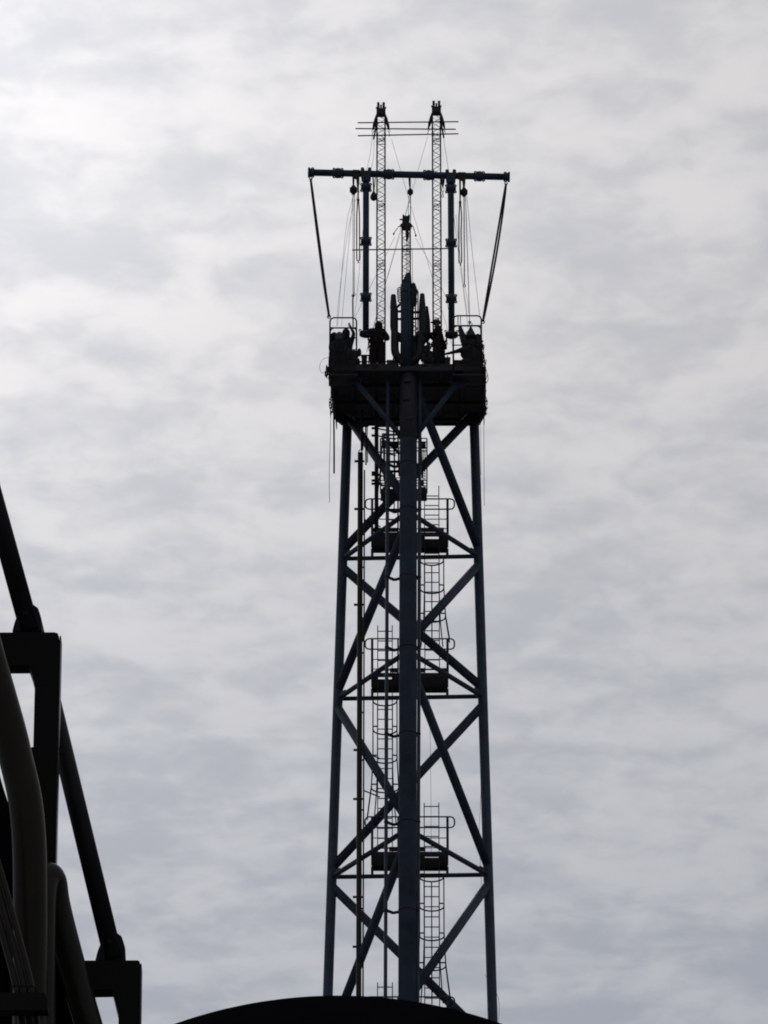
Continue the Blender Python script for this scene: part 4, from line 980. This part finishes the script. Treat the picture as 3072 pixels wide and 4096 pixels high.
# ------------------------------------------------------------------ near steelwork on the left
YN = 40.0
def bracket(pts_px, post_l, post_r, Y, depth, label):
    """flat-sided box section frame: beam with haunched post"""
    t = thing('box_beam_frame', label, 'steel frame', V((at(*post_r, Y).x, Y, 0)), 'black box-section frames at the left')
    P = [at(x, y, Y) for x, y in pts_px]
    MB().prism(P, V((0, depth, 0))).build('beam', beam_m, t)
    a, b = at(*post_l, Y), at(*post_r, Y)
    z0 = at(*post_r, Y).z
    x0, x1 = a.x, b.x
    mb = MB(); mb.add([], []); mb.box(((x0 + x1) / 2, Y + depth / 2, z0 / 2 - .001), x1 - x0, depth, z0)
    mb.build('post', beam_m, t)
    return t
w_ = 1
bf1 = bracket([(-420, 2531), (218, 2529), (231, 2533), (237, 2550), (239.5, 2600), (236, 2740), (139, 2740), (126, 2690), (115, 2659), (-420, 2662)], (139, 2740), (236, 2740), YN, .16, 'black box-section frame whose post rises behind the big olive pipe')
bf2 = bracket([(300, 3842), (552, 3841), (559, 3846), (562, 3870), (559, 4060), (474, 4060), (455, 3980), (449, 3957), (300, 3960)], (474, 4060), (559, 4060), YN, .16, 'black box-section frame at the bottom with the second strut pinned on top')
for bf, (x, y0, y1) in ((bf1, (240, 2545, 3600)), (bf2, (562, 3856, 4300))):
    a = at(x - .5, y0, YN); b = at(x - .5, y0, YN); b.z = 0
    MB().bar(V((a.x + .004, YN + .07, b.z)), V((a.x + .004, YN + .07, a.z)), .010, .155).build('edge_strip', grey_p, bf)
MB().box(at(185, 3002, YN + .1), .2, .1, .012).build('cleat', beam_m, bf1)
MB().box(at(110, 3015, YN + .1) + V((.03, 0, 0)), .14, .1, .05).build('cleat', beam_m, bf1)
def strut(p_low, p_high, w_low, Y0, Y1, label, lug):
    a, b = at(*p_low, Y0), at(*p_high, Y1)
    t = thing('diagonal_strut', label, 'strut', a, 'black diagonal struts at the left')
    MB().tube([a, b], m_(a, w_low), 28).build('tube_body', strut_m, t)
    # pinned end: two curved lug plates
    lx, ly = lug
    R = .055
    pl = MB(); c = at(lx, ly, Y0)
    poly = []
    base = at(0, ly + 47, Y0).z - c.z
    pts = [(-.093, base), (-.078, -.02), (-.06, .03)] + [(.095 * math.cos(math.radians(x)) , .045 + .075 * math.sin(math.radians(x))) for x in (120, 90, 60, 30, 0)] + [(.108, .0), (.113, base)]
    MB().prism([c + V((x, -.03, z)) for x, z in pts], V((0, .06, 0))).build('clevis_plate', strut_m, t)
    MB().lathe(c + V((0, -.078, .02)), (0, 1, 0), [(0, .022), (.156, .022)], 12).build('pin', beam_m, t)
    return t
strut((122, 2531), (-252, 1170), 40.5, YN + .08, YN + .4, 'black diagonal strut rising out of the top left, pinned on the upper frame', (105, 2483))
strut((456, 3843), (128, 2480), 39, YN + .08, YN + .5, 'black diagonal strut leaning from behind the upper frame to the lower frame', (438, 3797))
def fat_pipe(pts, r, Y, m, label, dys=None, n_=10, ext=True):
    P = [at(x, y, Y + (dys[i] if dys else 0)) for i, (x, y) in enumerate(pts)]
    if ext: P.append(V((P[-1].x, P[-1].y, 0)))
    Q = curve(P[:-1] if ext else P, n_)
    if ext: Q.append(P[-1])
    t = thing('insulated_pipe', label, 'pipe', P[-1], 'near pipes at the left edge')
    MB().tube(Q, m_(P[0], r), 40).build('pipe_run', m, t); return t, Q
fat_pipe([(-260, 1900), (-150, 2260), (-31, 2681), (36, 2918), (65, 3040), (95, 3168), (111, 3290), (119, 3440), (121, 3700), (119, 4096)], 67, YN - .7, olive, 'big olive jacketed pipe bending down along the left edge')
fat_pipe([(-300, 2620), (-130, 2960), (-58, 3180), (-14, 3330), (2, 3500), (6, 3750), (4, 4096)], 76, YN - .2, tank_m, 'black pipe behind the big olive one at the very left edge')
fat_pipe([(166, 4200), (166, 4000), (166, 3800), (167, 3660), (169, 3580), (179, 3525), (196, 3505), (212, 3530), (222, 3600), (242, 3690), (270, 3800), (304, 3925), (353, 4096), (390, 4220)], 57, YN - .35, grey_p, 'grey jacketed pipe with a tight elbow leaning down to the right', [0, 0, 0, 0, 0, .02, .05, .10, .15, .2, .25, .3, .35, .4])
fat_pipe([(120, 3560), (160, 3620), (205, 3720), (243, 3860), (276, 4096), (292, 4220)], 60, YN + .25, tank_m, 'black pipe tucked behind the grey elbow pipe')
for dx, lab in ((0, 'thin grey pipe, right one of the three crossing the lower left corner'), (-31, 'thin grey pipe, middle one of the three crossing the lower left corner'), (-62, 'thin grey pipe, left one of the three crossing the lower left corner')):
    fat_pipe([(-115 + dx, 3120), (-12 + dx, 3440), (62 + dx, 3700), (110 + dx, 3880), (133 + dx, 3985), (150 + dx, 4110), (158 + dx, 4200)], 13, YN - 1.1, grey_p, lab)
cl3 = thing('pipe_support', 'black clamp beam across the three thin pipes in the bottom left corner', 'pipe support', at(40, 4040, YN - 1.3))
a = at(-300, 4005, YN - 1.25)
MB().prism([at(-300, 3968, YN - 1.3), at(178, 3970, YN - 1.3), at(190, 4003, YN - 1.3), at(192, 4040, YN - 1.3), at(-300, 4040, YN - 1.3)], V((0, .12, 0))).build('clamp_beam', beam_m, cl3)
for dx in (0, -31, -62):
    p = at(124 + dx, 3962, YN - 1.2); MB().tube([p + V((-.03, 0, -.02)), p + V((-.03, 0, .02)), p + V((0, 0, .035)), p + V((.03, 0, .02)), p + V((.03, 0, -.02))], .006, 6).build('u_bolt', beam_m, cl3)
for o in bpy.data.objects:
    if '_w' in o: del o['_w']
